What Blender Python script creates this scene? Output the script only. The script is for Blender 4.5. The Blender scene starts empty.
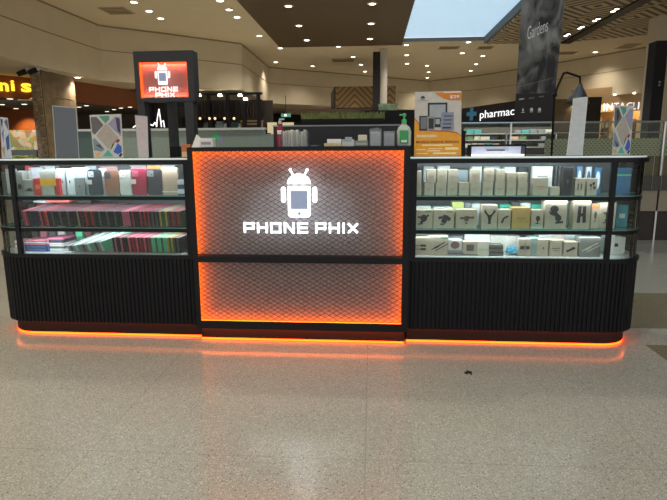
import bpy, bmesh, math, random
from mathutils import Vector, Matrix
random.seed(7)
SC = bpy.context.scene
COL = SC.collection
# ------------------------------------------------------------ camera
EYE = Vector((0, -3.8, 1.4)); FPX = 539.036
_p, _y, _r = math.radians(10.6446), math.radians(4.0543), math.radians(-0.3664)
FWD = Vector((-math.sin(_y)*math.cos(_p), math.cos(_y)*math.cos(_p), -math.sin(_p)))
_rt = Vector((math.cos(_y), math.sin(_y), 0)); _up = _rt.cross(FWD)
RT = _rt*math.cos(_r) + _up*math.sin(_r); UP = _up*math.cos(_r) - _rt*math.sin(_r)
cd = bpy.data.cameras.new('camera'); cam = bpy.data.objects.new('camera', cd); COL.objects.link(cam)
cd.sensor_width = 36; cd.lens = FPX/667*36; cd.clip_start = .05; cd.clip_end = 200
cam.matrix_world = Matrix((RT, UP, -FWD)).transposed().to_4x4()
cam.location = EYE
SC.camera = cam
# ------------------------------------------------------------ world, exposure
w = bpy.data.worlds.new('world'); SC.world = w; w.use_nodes = True
w.node_tree.nodes['Background'].inputs[0].default_value = (1.0, .96, .92, 1)
w.node_tree.nodes['Background'].inputs[1].default_value = 1.12
SC.view_settings.view_transform = 'Standard'; SC.view_settings.look = 'None'
SC.view_settings.exposure = 0.0; SC.view_settings.gamma = 1; SC.view_settings.use_curve_mapping = False
ZC = 5.3      # mall ceiling
ZB = 3.6      # underside of the bulkheads
DOWN_W = 190   # watts of a ceiling downlight

# where a sight line of the photograph meets the plane y = Y or z = Z (measuring aid)
def ray(px, py): return FWD + RT*((px-333.5)/FPX) - UP*((py-250)/FPX)
def P(px, py, Y):
    d = ray(px, py); return EYE + d*((Y-EYE.y)/d.y)
def PZ(px, py, Z):
    d = ray(px, py); return EYE + d*((Z-EYE.z)/d.z)

# ------------------------------------------------------------ materials
def lin(c): return tuple((v/12.92 if v <= .04045 else ((v+.055)/1.055)**2.4) for v in c)
def hexc(h): return lin(tuple(int(h[i:i+2], 16)/255 for i in (0, 2, 4)))
MATS = {}
def mat(name, col, rough=.5, metal=0, emit=0, ecol=None, bump=None, spec=None, noise=None):
    if name in MATS: return MATS[name]
    if isinstance(col, str): col = hexc(col)
    m = bpy.data.materials.new(name); m.use_nodes = True; MATS[name] = m
    nt = m.node_tree; b = nt.nodes['Principled BSDF']
    b.inputs['Base Color'].default_value = (*col, 1); b.inputs['Roughness'].default_value = rough
    b.inputs['Metallic'].default_value = metal
    if spec is not None: b.inputs['Specular IOR Level'].default_value = spec
    if emit:
        e = hexc(ecol) if isinstance(ecol, str) else (ecol or col)
        b.inputs['Emission Color'].default_value = (*e, 1); b.inputs['Emission Strength'].default_value = emit
    tc = nt.nodes.new('ShaderNodeTexCoord')
    n = nt.nodes.new('ShaderNodeTexNoise'); n.inputs['Scale'].default_value = (noise or (30, .06))[0]
    nt.links.new(tc.outputs['Object'], n.inputs['Vector'])
    amt = (noise or (30, .06))[1]
    r = nt.nodes.new('ShaderNodeValToRGB')
    r.color_ramp.elements[0].position = .3; r.color_ramp.elements[1].position = .7
    r.color_ramp.elements[0].color = (*[v*(1-amt) for v in col], 1)
    r.color_ramp.elements[1].color = (*[min(1, v*(1+amt)) for v in col], 1)
    nt.links.new(n.outputs['Fac'], r.inputs['Fac']); nt.links.new(r.outputs['Color'], b.inputs['Base Color'])
    if bump:
        bn = nt.nodes.new('ShaderNodeBump'); bn.inputs['Strength'].default_value = bump[1]
        n2 = nt.nodes.new('ShaderNodeTexNoise'); n2.inputs['Scale'].default_value = bump[0]
        nt.links.new(tc.outputs['Object'], n2.inputs['Vector'])
        nt.links.new(n2.outputs['Fac'], bn.inputs['Height']); nt.links.new(bn.outputs['Normal'], b.inputs['Normal'])
    return m
def glass(name, tint, clear=.85, rough=.03, body=None):
    m = bpy.data.materials.new(name); m.use_nodes = True; nt = m.node_tree; MATS[name] = m
    for n in list(nt.nodes):
        if n.type != 'OUTPUT_MATERIAL': nt.nodes.remove(n)
    out = [n for n in nt.nodes if n.type == 'OUTPUT_MATERIAL'][0]
    t = nt.nodes.new('ShaderNodeBsdfTransparent'); t.inputs[0].default_value = (*tint, 1)
    g = nt.nodes.new('ShaderNodeBsdfGlossy'); g.inputs['Roughness'].default_value = rough
    d = nt.nodes.new('ShaderNodeBsdfDiffuse'); d.inputs[0].default_value = (*(body or tint), 1)
    fr = nt.nodes.new('ShaderNodeFresnel'); fr.inputs[0].default_value = 1.22
    a = nt.nodes.new('ShaderNodeMixShader'); a.inputs[0].default_value = 1-clear
    c = nt.nodes.new('ShaderNodeMixShader')
    nt.links.new(t.outputs[0], a.inputs[1]); nt.links.new(d.outputs[0], a.inputs[2])
    nt.links.new(fr.outputs[0], c.inputs[0]); nt.links.new(a.outputs[0], c.inputs[1]); nt.links.new(g.outputs[0], c.inputs[2])
    nt.links.new(c.outputs[0], out.inputs[0]); return m

def nmath(nt, op, a, b=None, c=None):
    n = nt.nodes.new('ShaderNodeMath'); n.operation = op
    for i, v in enumerate((a, b, c)):
        if v is None: continue
        if isinstance(v, (int, float)): n.inputs[i].default_value = v
        else: nt.links.new(v, n.inputs[i])
    return n.outputs[0]
def xyz(nt):
    tc = nt.nodes.new('ShaderNodeTexCoord'); s = nt.nodes.new('ShaderNodeSeparateXYZ')
    nt.links.new(tc.outputs['Object'], s.inputs[0]); return s.outputs, tc.outputs['Object']
def mixcol(nt, fac, a, b):
    n = nt.nodes.new('ShaderNodeMix'); n.data_type = 'RGBA'
    if isinstance(fac, (int, float)): n.inputs[0].default_value = fac
    else: nt.links.new(fac, n.inputs[0])
    for i, v in ((6, a), (7, b)):
        if isinstance(v, tuple): n.inputs[i].default_value = (*v, 1)
        else: nt.links.new(v, n.inputs[i])
    return n.outputs[2]

def diamond_mat(name, ca, cb, size, rings, rough=.6, sx=1.0):
    """concentric lozenges of two timber tones"""
    m = mat(name, ca, rough); nt = m.node_tree; b = nt.nodes['Principled BSDF']
    (x, y, z), vec = xyz(nt)
    fx = nmath(nt, 'ABSOLUTE', nmath(nt, 'SUBTRACT', nmath(nt, 'FRACT', nmath(nt, 'DIVIDE', x, size*sx)), .5))
    fy = nmath(nt, 'ABSOLUTE', nmath(nt, 'SUBTRACT', nmath(nt, 'FRACT', nmath(nt, 'DIVIDE', y, size)), .5))
    s = nmath(nt, 'MULTIPLY', nmath(nt, 'ADD', fx, fy), rings)
    g = nmath(nt, 'GREATER_THAN', nmath(nt, 'FRACT', s), .55)
    if isinstance(ca, str): ca = hexc(ca)
    if isinstance(cb, str): cb = hexc(cb)
    nt.links.new(mixcol(nt, g, ca, cb), b.inputs['Base Color']); return m

def terrazzo(name, base, chip_d, chip_l, rough=.17, joint=1.3, ox=.63, oy=.4):
    m = mat(name, base, rough, spec=.5); nt = m.node_tree; b = nt.nodes['Principled BSDF']
    (x, y, z), vec = xyz(nt)
    def chips(scale, thr, frac):
        v = nt.nodes.new('ShaderNodeTexVoronoi'); v.inputs['Scale'].default_value = scale
        nt.links.new(vec, v.inputs['Vector'])
        sc = nt.nodes.new('ShaderNodeSeparateColor'); nt.links.new(v.outputs['Color'], sc.inputs[0])
        near = nmath(nt, 'LESS_THAN', v.outputs['Distance'], thr)
        pick = nmath(nt, 'LESS_THAN', sc.outputs[0], frac)
        return nmath(nt, 'MULTIPLY', near, pick)
    c = mixcol(nt, chips(190, .45, .34), base, chip_d)
    c = mixcol(nt, chips(140, .45, .26), c, chip_l)
    c = mixcol(nt, chips(95, .32, .07), c, tuple(v*.45 for v in chip_d))
    n = nt.nodes.new('ShaderNodeTexNoise'); n.inputs['Scale'].default_value = 1.1; n.inputs['Detail'].default_value = 4
    nt.links.new(vec, n.inputs['Vector'])
    mr = nt.nodes.new('ShaderNodeMapRange'); mr.inputs[3].default_value = .9; mr.inputs[4].default_value = 1.06
    nt.links.new(n.outputs['Fac'], mr.inputs[0])
    mul = nt.nodes.new('ShaderNodeVectorMath'); mul.operation = 'SCALE'
    nt.links.new(c, mul.inputs[0]); nt.links.new(mr.outputs[0], mul.inputs['Scale'])
    jx = nmath(nt, 'LESS_THAN', nmath(nt, 'ABSOLUTE', nmath(nt, 'SUBTRACT', nmath(nt, 'FRACT', nmath(nt, 'DIVIDE', nmath(nt, 'SUBTRACT', x, ox), joint)), .5)), .0018)
    jy = nmath(nt, 'LESS_THAN', nmath(nt, 'ABSOLUTE', nmath(nt, 'SUBTRACT', nmath(nt, 'FRACT', nmath(nt, 'DIVIDE', nmath(nt, 'SUBTRACT', y, oy), joint)), .5)), .0018)
    j = nmath(nt, 'MULTIPLY', nmath(nt, 'MAXIMUM', jx, jy), .35)
    c2 = mixcol(nt, j, mul.outputs[0], tuple(v*.35 for v in base))
    nt.links.new(c2, b.inputs['Base Color'])
    rr = nt.nodes.new('ShaderNodeMapRange'); rr.inputs[3].default_value = rough*.75; rr.inputs[4].default_value = rough*1.35
    nt.links.new(n.outputs['Fac'], rr.inputs[0]); nt.links.new(rr.outputs[0], b.inputs['Roughness'])
    return m

M_cream = mat('wall_cream', 'cabda3', .85, noise=(2, .03))
M_ceil = mat('ceiling_paint', 'd6c5a6', .9, noise=(2, .02))
M_groove = mat('groove', '948163', .9)
M_black = mat('satin_black', (.006, .0065, .009), .45, noise=(40, .2), spec=.22)
M_rail = mat('black_powdercoat', (.006, .0065, .009), .42, spec=.22)
M_kick = mat('kick_laminate_glow_tint', (.030, .016, .013), .6, spec=.15)  # black laminate; the orange LED glow on it is put into the reddish base
M_dark = mat('dark_interior', (.035, .028, .024), .8)
M_darker = mat('near_black', (.012, .010, .010), .8)
M_signblack = mat('sign_frame_charcoal', (.022, .024, .030), .45)
M_steel = mat('brushed_steel', (.55, .56, .56), .3, 1)
M_white = mat('white_card', (.78, .77, .73), .6)
M_clear = glass('clear_glass', (.93, .97, .96), .985)
M_shelfglass = glass('shelf_glass', (.6, .85, .78), .7, body=(.35, .6, .53))
M_topglass = glass('counter_top_glass', (.85, .95, .92), .25, body=(.80, .86, .84))
_nt = M_topglass.node_tree; _d = [n for n in _nt.nodes if n.type == 'BSDF_DIFFUSE'][0]; _l = [l for l in _nt.links if l.from_node == _d][0]; _to = _l.to_socket
_tr = _nt.nodes.new('ShaderNodeBsdfTranslucent'); _tr.inputs[0].default_value = (.85, .95, .92, 1); _mx = _nt.nodes.new('ShaderNodeMixShader')
_nt.links.new(_d.outputs[0], _mx.inputs[1]); _nt.links.new(_tr.outputs[0], _mx.inputs[2]); _nt.links.new(_mx.outputs[0], _to)
M_edge = mat('green_glass_edge', (.16, .42, .36), .2)
M_acryl = glass('clear_acrylic', (.95, .96, .97), .86, body=(.6, .66, .7))
M_acrylgrey = glass('grey_acrylic', (.42, .47, .52), .25, body=(.16, .18, .21))
M_led = mat('white_led', (1, 1, 1), .5, emit=5, ecol=(.85, .95, 1))
M_toe = mat('orange_toe_led', (1, .2, .02), .5, emit=12, ecol=(1, .045, .001))
M_orange_low = mat('orange_led_dim', (1, .2, .02), .5, emit=9, ecol=(1, .14, .003))
M_orange = mat('orange_led', (1, .2, .02), .5, emit=22, ecol=(1, .14, .003))
M_logo = mat('lit_white_acrylic', (1, 1, 1), .4, emit=3.4, ecol=(.88, .94, 1))

# ------------------------------------------------------------ object helpers
def link(name, me, m=None, parent=None):
    o = bpy.data.objects.new(name, me); COL.objects.link(o)
    if m is not None:
        for k in (m if isinstance(m, (list, tuple)) else [m]): me.materials.append(k)
    if parent is not None: o.parent = parent
    return o
class MB:
    def __init__(s): s.bm = bmesh.new()
    def box(s, x0, x1, y0, y1, z0, z1, bev=0, mi=0):
        r = bmesh.ops.create_cube(s.bm, size=1)
        bmesh.ops.scale(s.bm, vec=(x1-x0, y1-y0, z1-z0), verts=r['verts'])
        bmesh.ops.translate(s.bm, vec=((x0+x1)/2, (y0+y1)/2, (z0+z1)/2), verts=r['verts'])
        if mi:
            for f in {f for v in r['verts'] for f in v.link_faces}: f.material_index = mi
        if bev:
            es = {e for v in r['verts'] for e in v.link_edges}
            bmesh.ops.bevel(s.bm, geom=list(es), offset=bev, segments=2, affect='EDGES', profile=.5)
        return s
    def tube(s, a, b, r0, r1=None, n=12):
        a, b = Vector(a), Vector(b); r1 = r0 if r1 is None else r1
        d = b-a; q = d.to_track_quat('Z', 'Y').to_matrix().to_4x4()
        r = bmesh.ops.create_cone(s.bm, cap_ends=True, segments=n, radius1=r0, radius2=r1, depth=d.length,
                                  matrix=Matrix.Translation((a+b)/2) @ q)
        return s
    def path(s, pts, r, n=8):
        for a, b in zip(pts, pts[1:]): s.tube(a, b, r, r, n)
        for p in pts[1:-1]: s.ball(p, r)
        return s
    def ball(s, c, r, sc=(1, 1, 1), u=12, v=8):
        bmesh.ops.create_uvsphere(s.bm, u_segments=u, v_segments=v, radius=r,
            matrix=Matrix.Translation(c) @ Matrix.Diagonal((*sc, 1)))
        return s
    def lathe(s, prof, c=(0, 0, 0), n=20, sc=(1, 1)):
        rings = []
        for r, z in prof:
            rings.append([s.bm.verts.new((c[0]+r*sc[0]*math.cos(2*math.pi*k/n), c[1]+r*sc[1]*math.sin(2*math.pi*k/n), c[2]+z)) for k in range(n)])
        for a, b in zip(rings, rings[1:]):
            for k in range(n): s.bm.faces.new((a[k], a[(k+1) % n], b[(k+1) % n], b[k]))
        s.bm.faces.new(list(reversed(rings[0]))); s.bm.faces.new(rings[-1]); return s
    def prism(s, pts, vec, mi=0):
        """closed polygon pts (3-D) extruded by vec"""
        vec = Vector(vec)
        a = [s.bm.verts.new(p) for p in pts]; b = [s.bm.verts.new(Vector(p)+vec) for p in pts]
        fs = [s.bm.faces.new(a), s.bm.faces.new(list(reversed(b)))]
        n = len(a)
        for k in range(n): fs.append(s.bm.faces.new((a[(k+1) % n], a[k], b[k], b[(k+1) % n])))
        for f in fs: f.material_index = mi
        return s
    def strip(s, path, prof_z, th=None):
        """vertical wall along an open xy path between z0 and z1"""
        z0, z1 = prof_z
        a = [s.bm.verts.new((p[0], p[1], z0)) for p in path]; b = [s.bm.verts.new((p[0], p[1], z1)) for p in path]
        for k in range(len(path)-1): s.bm.faces.new((a[k], a[k+1], b[k+1], b[k]))
        return s
    def build(s, name, m, parent=None, smooth=False, shift=None):
        bmesh.ops.recalc_face_normals(s.bm, faces=s.bm.faces[:])
        if shift is not None: bmesh.ops.translate(s.bm, vec=-Vector(shift), verts=s.bm.verts[:])
        me = bpy.data.meshes.new(name); s.bm.to_mesh(me); s.bm.free()
        if smooth:
            for p in me.polygons: p.use_smooth = True
        return link(name, me, m, parent)
def offset_path(path, d):
    out = []
    n = len(path)
    for i, p in enumerate(path):
        p = Vector(p[:2])
        t = Vector((0, 0))
        if i > 0: t += (p-Vector(path[i-1][:2])).normalized()
        if i < n-1: t += (Vector(path[i+1][:2])-p).normalized()
        t.normalize(); nrm = Vector((t.y, -t.x)); out.append(p+nrm*d)
    return out
def band(mb, path, d0, d1, z0, z1):
    """thick ribbon following a path: offsets d0..d1 to its right, z0..z1"""
    A, B = offset_path(path, d0), offset_path(path, d1)
    n = len(path); V = [[mb.bm.verts.new((*q, z)) for q in L] for L in (A, B) for z in (z0, z1)]
    a0, a1, b0, b1 = V
    for k in range(n-1):
        for p, q in ((a0, a1), (a1, b1), (b1, b0), (b0, a0)):
            mb.bm.faces.new((p[k], p[k+1], q[k+1], q[k]))
    mb.bm.faces.new((a0[0], a1[0], b1[0], b0[0])); mb.bm.faces.new((a0[-1], b0[-1], b1[-1], a1[-1]))
    return mb
def tag(o, label, cat, group=None, kind=None):
    if label: o['label'] = label
    if cat: o['category'] = cat
    if group: o['group'] = group
    if kind: o['kind'] = kind
    return o
def struct(name, mb, m, **k):
    o = mb.build(name, m, **k); o['kind'] = 'structure'; return o
def thing(name, loc, label, cat, group=None, rz=0):
    o = bpy.data.objects.new(name, None); COL.objects.link(o); o.location = loc; o.rotation_euler = (0, 0, rz)
    o.empty_display_size = .1
    return tag(o, label, cat, group)
def text_mesh(s, size, ext=.004, bold=0.0, shear=0, space=1.0, align='LEFT'):
    c = bpy.data.curves.new('lettering', 'FONT'); c.body = s; c.size = size; c.extrude = ext; c.offset = bold
    c.shear = shear; c.space_character = space; c.align_x = align; c.resolution_u = 3
    o = bpy.data.objects.new('lettering', c); COL.objects.link(o)
    dg = bpy.context.evaluated_depsgraph_get(); dg.update()
    me = bpy.data.meshes.new_from_object(o.evaluated_get(dg)); bpy.data.objects.remove(o); bpy.data.curves.remove(c)
    me.materials.clear()
    return me
def text_part(name, s, parent, m, origin, width, height=None, ext=.004, bold=0.0, shear=0, space=1.0, xdir=(1, 0, 0), zdir=(0, 0, 1)):
    """text whose lower-left corner sits at origin (parent space), scaled to width x height"""
    me = text_mesh(s, 1, ext, bold, shear, space)
    xs = [v.co.x for v in me.vertices]; ys = [v.co.y for v in me.vertices]
    wx, hy = max(xs)-min(xs), max(ys)-min(ys)
    sx = width/wx; sy = (height/hy) if height else sx
    X, Z = Vector(xdir).normalized(), Vector(zdir).normalized(); N = X.cross(Z)
    for v in me.vertices:
        u, t, e = (v.co.x-min(xs))*sx, (v.co.y-min(ys))*sy, v.co.z
        v.co = Vector(origin)+X*u+Z*t+N*e
    return link(name, me, m, parent)

# ============================================================ SETTING
# ---- floor: pale terrazzo, with the tan tiles of the walkway on the right
T_grey = terrazzo('terrazzo_grey', hexc('aaa99d'), hexc('86847a'), hexc('cbc8bc'))
T_tan = terrazzo('terrazzo_tan', hexc('7f765f'), hexc('665d49'), hexc('9a8f78'), rough=.25)
fl = MB(); bmf = fl.bm
def frect(x0, x1, y0, y1, mi):
    v = [bmf.verts.new(p) for p in ((x0, y0, 0), (x1, y0, 0), (x1, y1, 0), (x0, y1, 0))]
    f = bmf.faces.new(v); f.material_index = mi
XB = 1.97
frect(-22, XB, -9, 42, 0)
for (y0, y1, mi) in ((-9, -.25, 1), (-.25, .03, 1), (.03, .40, 0), (.40, 1.48, 1), (1.48, 42, 0)): frect(XB, 24, y0, y1, mi)
floor = struct('floor', fl, [T_grey, T_tan])
# ---- ceiling with its skylight opening
cl = MB()
SKX0, SKX1, SKY1 = 1.13, 4.10, 17.4
for (x0, x1, y0, y1) in ((-9, SKX0, -9, 32), (SKX1, 22, -9, 32), (SKX0, SKX1, SKY1, 32)): cl.box(x0, x1, y0, y1, ZC, ZC+.1)
struct('ceiling', cl, M_ceil)
sk = MB().box(SKX0, SKX1, -9, SKY1, ZC+.12, ZC+.16)
struct('window_1', sk, mat('skylight_glazing', (.5, .7, .9), .3, emit=.95, ecol=hexc('a9c6dc')))
rim = MB().box(SKX1-.02, SKX1+.06, -9, SKY1, ZC-.14, ZC+.1).box(SKX0, SKX1, SKY1-.02, SKY1+.04, ZC-.02, ZC+.1)
struct('trim_1', rim, mat('skylight_edge_grey', '666a6c', .8))
# dropped timber ceiling panels
struct('ceiling_panel_timber', MB().box(-3.55, SKX0-.02, -9, 17.8, ZC-.07, ZC-.005),
       diamond_mat('walnut_lozenge', '59421f', '4f3a1b', 2.4, 14, .5))
pp = MB().prism([(SKX1+.06, -9, ZC-.2), (6.75, -9, ZC-.2), (6.75, 17.2, ZC-.2), (SKX1+.06, 17.2, ZC-.2)], (0, 0, .19))
M_loz = diamond_mat('timber_lozenge', 'b8a27e', '4b3a28', 3.0, 9, .6)
struct('ceiling_panel_lozenge', pp, M_loz)
pp = MB().prism([(7.15, -9, ZC-.2), (16, -9, ZC-.2), (16, 9, ZC-.2), (9.75, 15.9, ZC-.2), (7.1, 17.1, ZC-.2)], (0, 0, .19))
struct('ceiling_panel_lozenge', pp, M_loz)
struct('ceiling_track_channel', MB().box(6.76, 7.1, -9, 17.2, ZC-.24, ZC-.01), M_black)

# ---- bulkheads all round the mall
WALL = [(-8.75, -9), (-8.75, 10.8), (-8.63, 13.7), (-7.14, 15.0), (-4.9, 17.15), (-4.98, 23.1), (-2.18, 25.3), (3.4, 29.6), (5.87, 27.3), (8.72, 23.1), (11.26, 18.8), (13.5, 14.5), (15, -9)]
wb = MB(); band(wb, WALL[:7], 0, -.25, ZB, ZC)
struct('wall_left', wb, M_cream)
wb = MB(); band(wb, WALL[6:9], 0, -.25, ZB-.0, ZC); struct('wall_back', wb, M_cream)
wb = MB(); band(wb, WALL[8:], 0, -.25, ZB-.05, ZC); struct('wall_right', wb, M_cream)
gv = MB(); band(gv, WALL, .012, -.01, 4.52, 4.545); struct('trim_2', gv, M_groove)
gv = MB(); band(gv, WALL, .015, -.01, ZC-.05, ZC-.005); struct('trim_3', gv, M_groove)
# soffit of the shopfronts (outside the bulkhead line)
sf = MB(); band(sf, WALL, 0-.24, -14, ZB, ZB+.08); struct('ceiling_soffit', sf, mat('soffit_tan', 'cdb999', .9))
# perimeter behind all shopfronts
PER = [(-20, -9), (-20, 20), (-13, 27), (-9, 33), (0, 40), (8, 40), (16, 33), (22, 24), (24, -9)]
pm = MB(); band(pm, PER, 0, -.2, 0, ZB+.1); struct('wall_shops', pm, mat('shop_back_brown', '4a3a2d', .9, noise=(1.2, .3)))

# ============================================================ KIOSK
# the kiosk stands turned 0.6 degrees about its left end: it is laid out square, then turned as a whole
KANG = math.radians(-.6); KPIV = Vector((-2.5, 0, 0)); _ki = Matrix.Rotation(-KANG, 3, 'Z')
P_WORLD = P
def P_KIOSK(px, py, Y):
    e = _ki @ (EYE-KPIV); d = _ki @ ray(px, py); return e + d*((Y-e.y)/d.y) + KPIV
P = P_KIOSK
XL, XR = -2.895, 1.915          # ends of the fluted base
PX0, PX1 = -1.285, .262         # logo panel
DEP = .62                      # depth of the display counters
ZS = (.641, .838, 1.073)       # tops of the three display levels
ZR0, ZR1 = 1.298, 1.328        # black top rail
def corner_path(xe, xi, sgn, r=.25, inset=0, dep=DEP):
    """plan of a wing, front edge from xi to a rounded corner at xe then back; sgn=-1 left end, +1 right end"""
    xe = xe - sgn*inset; y0 = inset
    r = r-inset*.6
    pts = [(xi, y0), (xe - sgn*r, y0)]
    for k in range(1, 9):
        a = math.pi/2*k/8
        pts.append((xe - sgn*r + sgn*r*math.sin(a), y0 + r - r*math.cos(a)))
    pts.append((xe, dep)); return pts
def path_points(path, step):
    out = []; carry = 0
    for a, b in zip(path, path[1:]):
        a, b = Vector(a), Vector(b); L = (b-a).length; t = carry
        while t < L: out.append((a+(b-a)*t/L, (b-a).normalized())); t += step
        carry = t-L
    return out
def slab(path, sgn, xi, z0, z1, dep=DEP):
    """closed plan of a wing as a prism"""
    pts = [(p[0], p[1], z0) for p in path] + [(xi, dep, z0)]
    return MB().prism(pts, (0, 0, z1-z0))
def display_counter(sgn, xe, xi, label):
    t = thing('display_counter', ((xe+xi)/2, DEP/2, 0), label, 'display counter', 'glass display counters of the kiosk')
    S = t.location
    def B(mb, name, m, par=t, **k):
        o = mb.build(name, m, None, shift=S, **k); o.parent = par; return o
    base = corner_path(xe, xi, sgn)
    # fluted base: half-round ribs all along the path
    mb = MB(); w2 = .0125; step = .031
    prof = []
    for p, d in path_points(base, step):
        if abs(p.x-xi) < .02 and p.y < .1: continue
        nrm = Vector((d.y, -d.x))*(1 if sgn > 0 else -1)
        if nrm.y > 0.01: nrm = -nrm
        for (u, v) in ((-.0155, 0), (-.0125, -.0), (-.009, .008), (0, .011), (.009, .008), (.0125, 0)):
            prof.append(p + d*u - nrm*(.011-v) )
    prof.append(Vector((xe-sgn*.011, DEP))); prof.append(Vector((xi, DEP)))
    prof.insert(0, Vector((xi, .011)))
    mb.prism([(q.x, q.y, .109) for q in prof], (0, 0, .500))
    B(mb, 'fluted_base', M_black)
    cap = slab(corner_path(xe+sgn*.012, xi, sgn, .26, 0), sgn, xi, .609, ZS[0]-.004); 
    B(cap, 'base_rim', M_rail)
    kp = corner_path(xe, xi, sgn, .25, .040, DEP-.04)
    B(slab(kp, sgn, xi, .014, .108, DEP-.04), 'kick_plate', M_kick)
    kq = corner_path(xe, xi, sgn, .25, .041, DEP-.05)
    mb = MB(); band(mb, kq if sgn > 0 else kq[::-1], 0, -.01, .0005, .0135); B(mb, 'orange_toe_strip', M_toe)
    lp = corner_path(xe, xi, sgn, .25, .030, DEP-.05)
    mb = MB(); band(mb, lp if sgn > 0 else lp[::-1], .006, -.006, .1065, .1085); B(mb, 'orange_floor_light_strip', M_orange_low)
    B(slab(corner_path(xe, xi, sgn, .25, .02), sgn, xi, ZS[0]-.004, ZS[0]), 'case_floor', mat('case_white_laminate', (.6, .62, .62), .4))
    gp = corner_path(xe, xi, sgn, .25, .012, DEP)
    gq = gp if sgn > 0 else gp[::-1]
    for zi in (1, 2):
        sp = corner_path(xe, xi, sgn, .24, .022, .52)
        B(slab(sp, sgn, xi, ZS[zi]-.010, ZS[zi], .52), 'glass_shelf', M_shelfglass)
        mb = MB(); band(mb, sp if sgn > 0 else sp[::-1], .006, -.001, ZS[zi]-.004, ZS[zi]-.0005); B(mb, 'shelf_edge', M_edge)
        mb = MB(); band(mb, sp if sgn > 0 else sp[::-1], .012, -.0005, ZS[zi]-.030, ZS[zi]-.0045); B(mb, 'shelf_rail', M_rail)
        x0, x1 = sorted((xi-(-sgn)*.03, xe-sgn*.28))
        B(MB().box(x0, x1, .046, .056, ZS[zi]-.022, ZS[zi]-.014), 'shelf_light_strip', M_led)
    mb = MB(); band(mb, gq, 0, -.005, ZS[0], ZR0); B(mb, 'curved_glass', M_clear, smooth=False)
    rp = corner_path(xe+sgn*.0, xi, sgn, .25, 0)
    mb = MB(); band(mb, rp if sgn > 0 else rp[::-1], .012, -.024, ZR0, ZR1); B(mb, 'top_rail', M_rail)
    tp = slab(corner_path(xe, xi, sgn, .26, .002), sgn, xi, ZR1+.0002, ZR1+.014)
    B(tp, 'counter_glass', M_topglass)
    tq = corner_path(xe, xi, sgn, .26, .002)
    mb = MB(); band(mb, tq if sgn > 0 else tq[::-1], .0025, .0002, ZR1+.003, ZR1+.0125); B(mb, 'glass_edge_glow', mat('glass_edge_glow', (.8, .88, .86), .3, emit=.25, ecol=(.85, 1, .96)))  # LED glow in the glass edge, put in as an added emissive band
    x0, x1 = sorted((xi+sgn*.03, xe-sgn*.26))
    B(MB().box(x0, x1, .03, .045, ZR0+.006, ZR0+.016), 'top_light_strip', M_led)
    # posts
    xp = -2.630 if sgn < 0 else 1.622
    B(MB().box(xp-.017, xp+.017, -.002, .03, ZS[0]-.01, ZR0+.004, bev=.003), 'post', M_rail)
    B(MB().box(xe-sgn*.03-.012, xe-sgn*.03+.012, DEP-.03, DEP, ZS[0], ZR0, bev=.002), 'post', M_rail)
    B(MB().box(min(xi, xe-sgn*.03), max(xi, xe-sgn*.03), DEP-.02, DEP-.01, ZS[0], ZR0), 'back_panel',
      mat('case_back_grey', (.16, .175, .195), .35))
    B(MB().box(min(xi, xi+sgn*.05), max(xi, xi+sgn*.05), .0, DEP-.03, ZS[0], ZR0), 'side_panel', M_black)
    for (y, z, pw) in ((.06, ZR0, 3.2), (.07, ZS[2]-.034, 2.4), (.07, ZS[1]-.034, 2.4)):
        ld = bpy.data.lights.new('case_light', 'AREA'); ld.shape = 'RECTANGLE'; ld.size = x1-x0; ld.size_y = .03
        ld.energy = pw; ld.color = (.86, .94, 1)
        lo = bpy.data.objects.new('case_light', ld); COL.objects.link(lo); lo.parent = t
        lo.location = Vector(((x0+x1)/2, y, z-.004))-S; lo.rotation_euler = (math.radians(38), 0, 0)
    return t
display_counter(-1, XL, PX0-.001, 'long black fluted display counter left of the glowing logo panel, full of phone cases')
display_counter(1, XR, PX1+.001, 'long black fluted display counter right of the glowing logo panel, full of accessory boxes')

# ---- illuminated logo panel
YF = -.05
lp = thing('logo_panel', ((PX0+PX1)/2, 0, 0), 'tall black framed front panel with mesh, orange edge glow and lit phone robot logo', 'sign panel')
LS = lp.location
def LB(mb, name, m, **k):
    o = mb.build(name, m, None, shift=LS, **k); o.parent = lp; return o
ix0, ix1 = P(196.5, 240, YF).x, P(402.5, 240, YF).x
zt, zm1, zm0, zb = 1.386, .644, .600, .157
fr = MB(); LY = YF+.018; RC = .030
fr.box(PX0, ix0, YF, LY, .100, 1.415).box(ix1, PX1, YF, LY, .100, 1.415)
fr.box(ix0, ix1, YF, LY, zt, 1.415).box(ix0, ix1, YF, .06, zm0, zm1).box(ix0, ix1, YF, LY, .100, zb)
fr.box(PX0, ix0-RC, LY, .06, .100, 1.415).box(ix1+RC, PX1, LY, .06, .100, 1.415).box(ix0-RC, ix1+RC, LY, .06, 1.407, 1.415).box(ix0-RC, ix1+RC, LY, .06, .100, .131)
LB(fr, 'frame', M_rail)
LB(MB().box(PX0+.02, PX1-.02, -.005, DEP-.04, .014, .0995), 'kick_plate', M_kick)
LB(MB().box(PX0+.02, PX1-.02, -.004, .006, .0005, .0135), 'orange_toe_strip', M_toe)
LB(MB().box(PX0+.02, PX1-.02, -.036, -.022, .0978, .0997), 'orange_floor_light_strip', M_orange)
LB(MB().box(PX0, PX1, .0605, DEP-.03, .10, 1.400).box(PX0, PX1, .0605, DEP-.03, 1.400, 1.415), 'cabinet_body', M_black)
M_back = mat('light_box_backing', (.24, .225, .225), .55, noise=(160, .5))
LB(MB().box(ix0-RC, ix1+RC, .035, .05, zm1, 1.4065), 'backing_board', M_back)
LB(MB().box(ix0-RC, ix1+RC, .035, .05, .1315, zm0), 'backing_board', M_back)
M_olite = mat('orange_edge_light', (1, .2, .02), .5, emit=14, ecol=(1, .13, .0))
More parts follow.
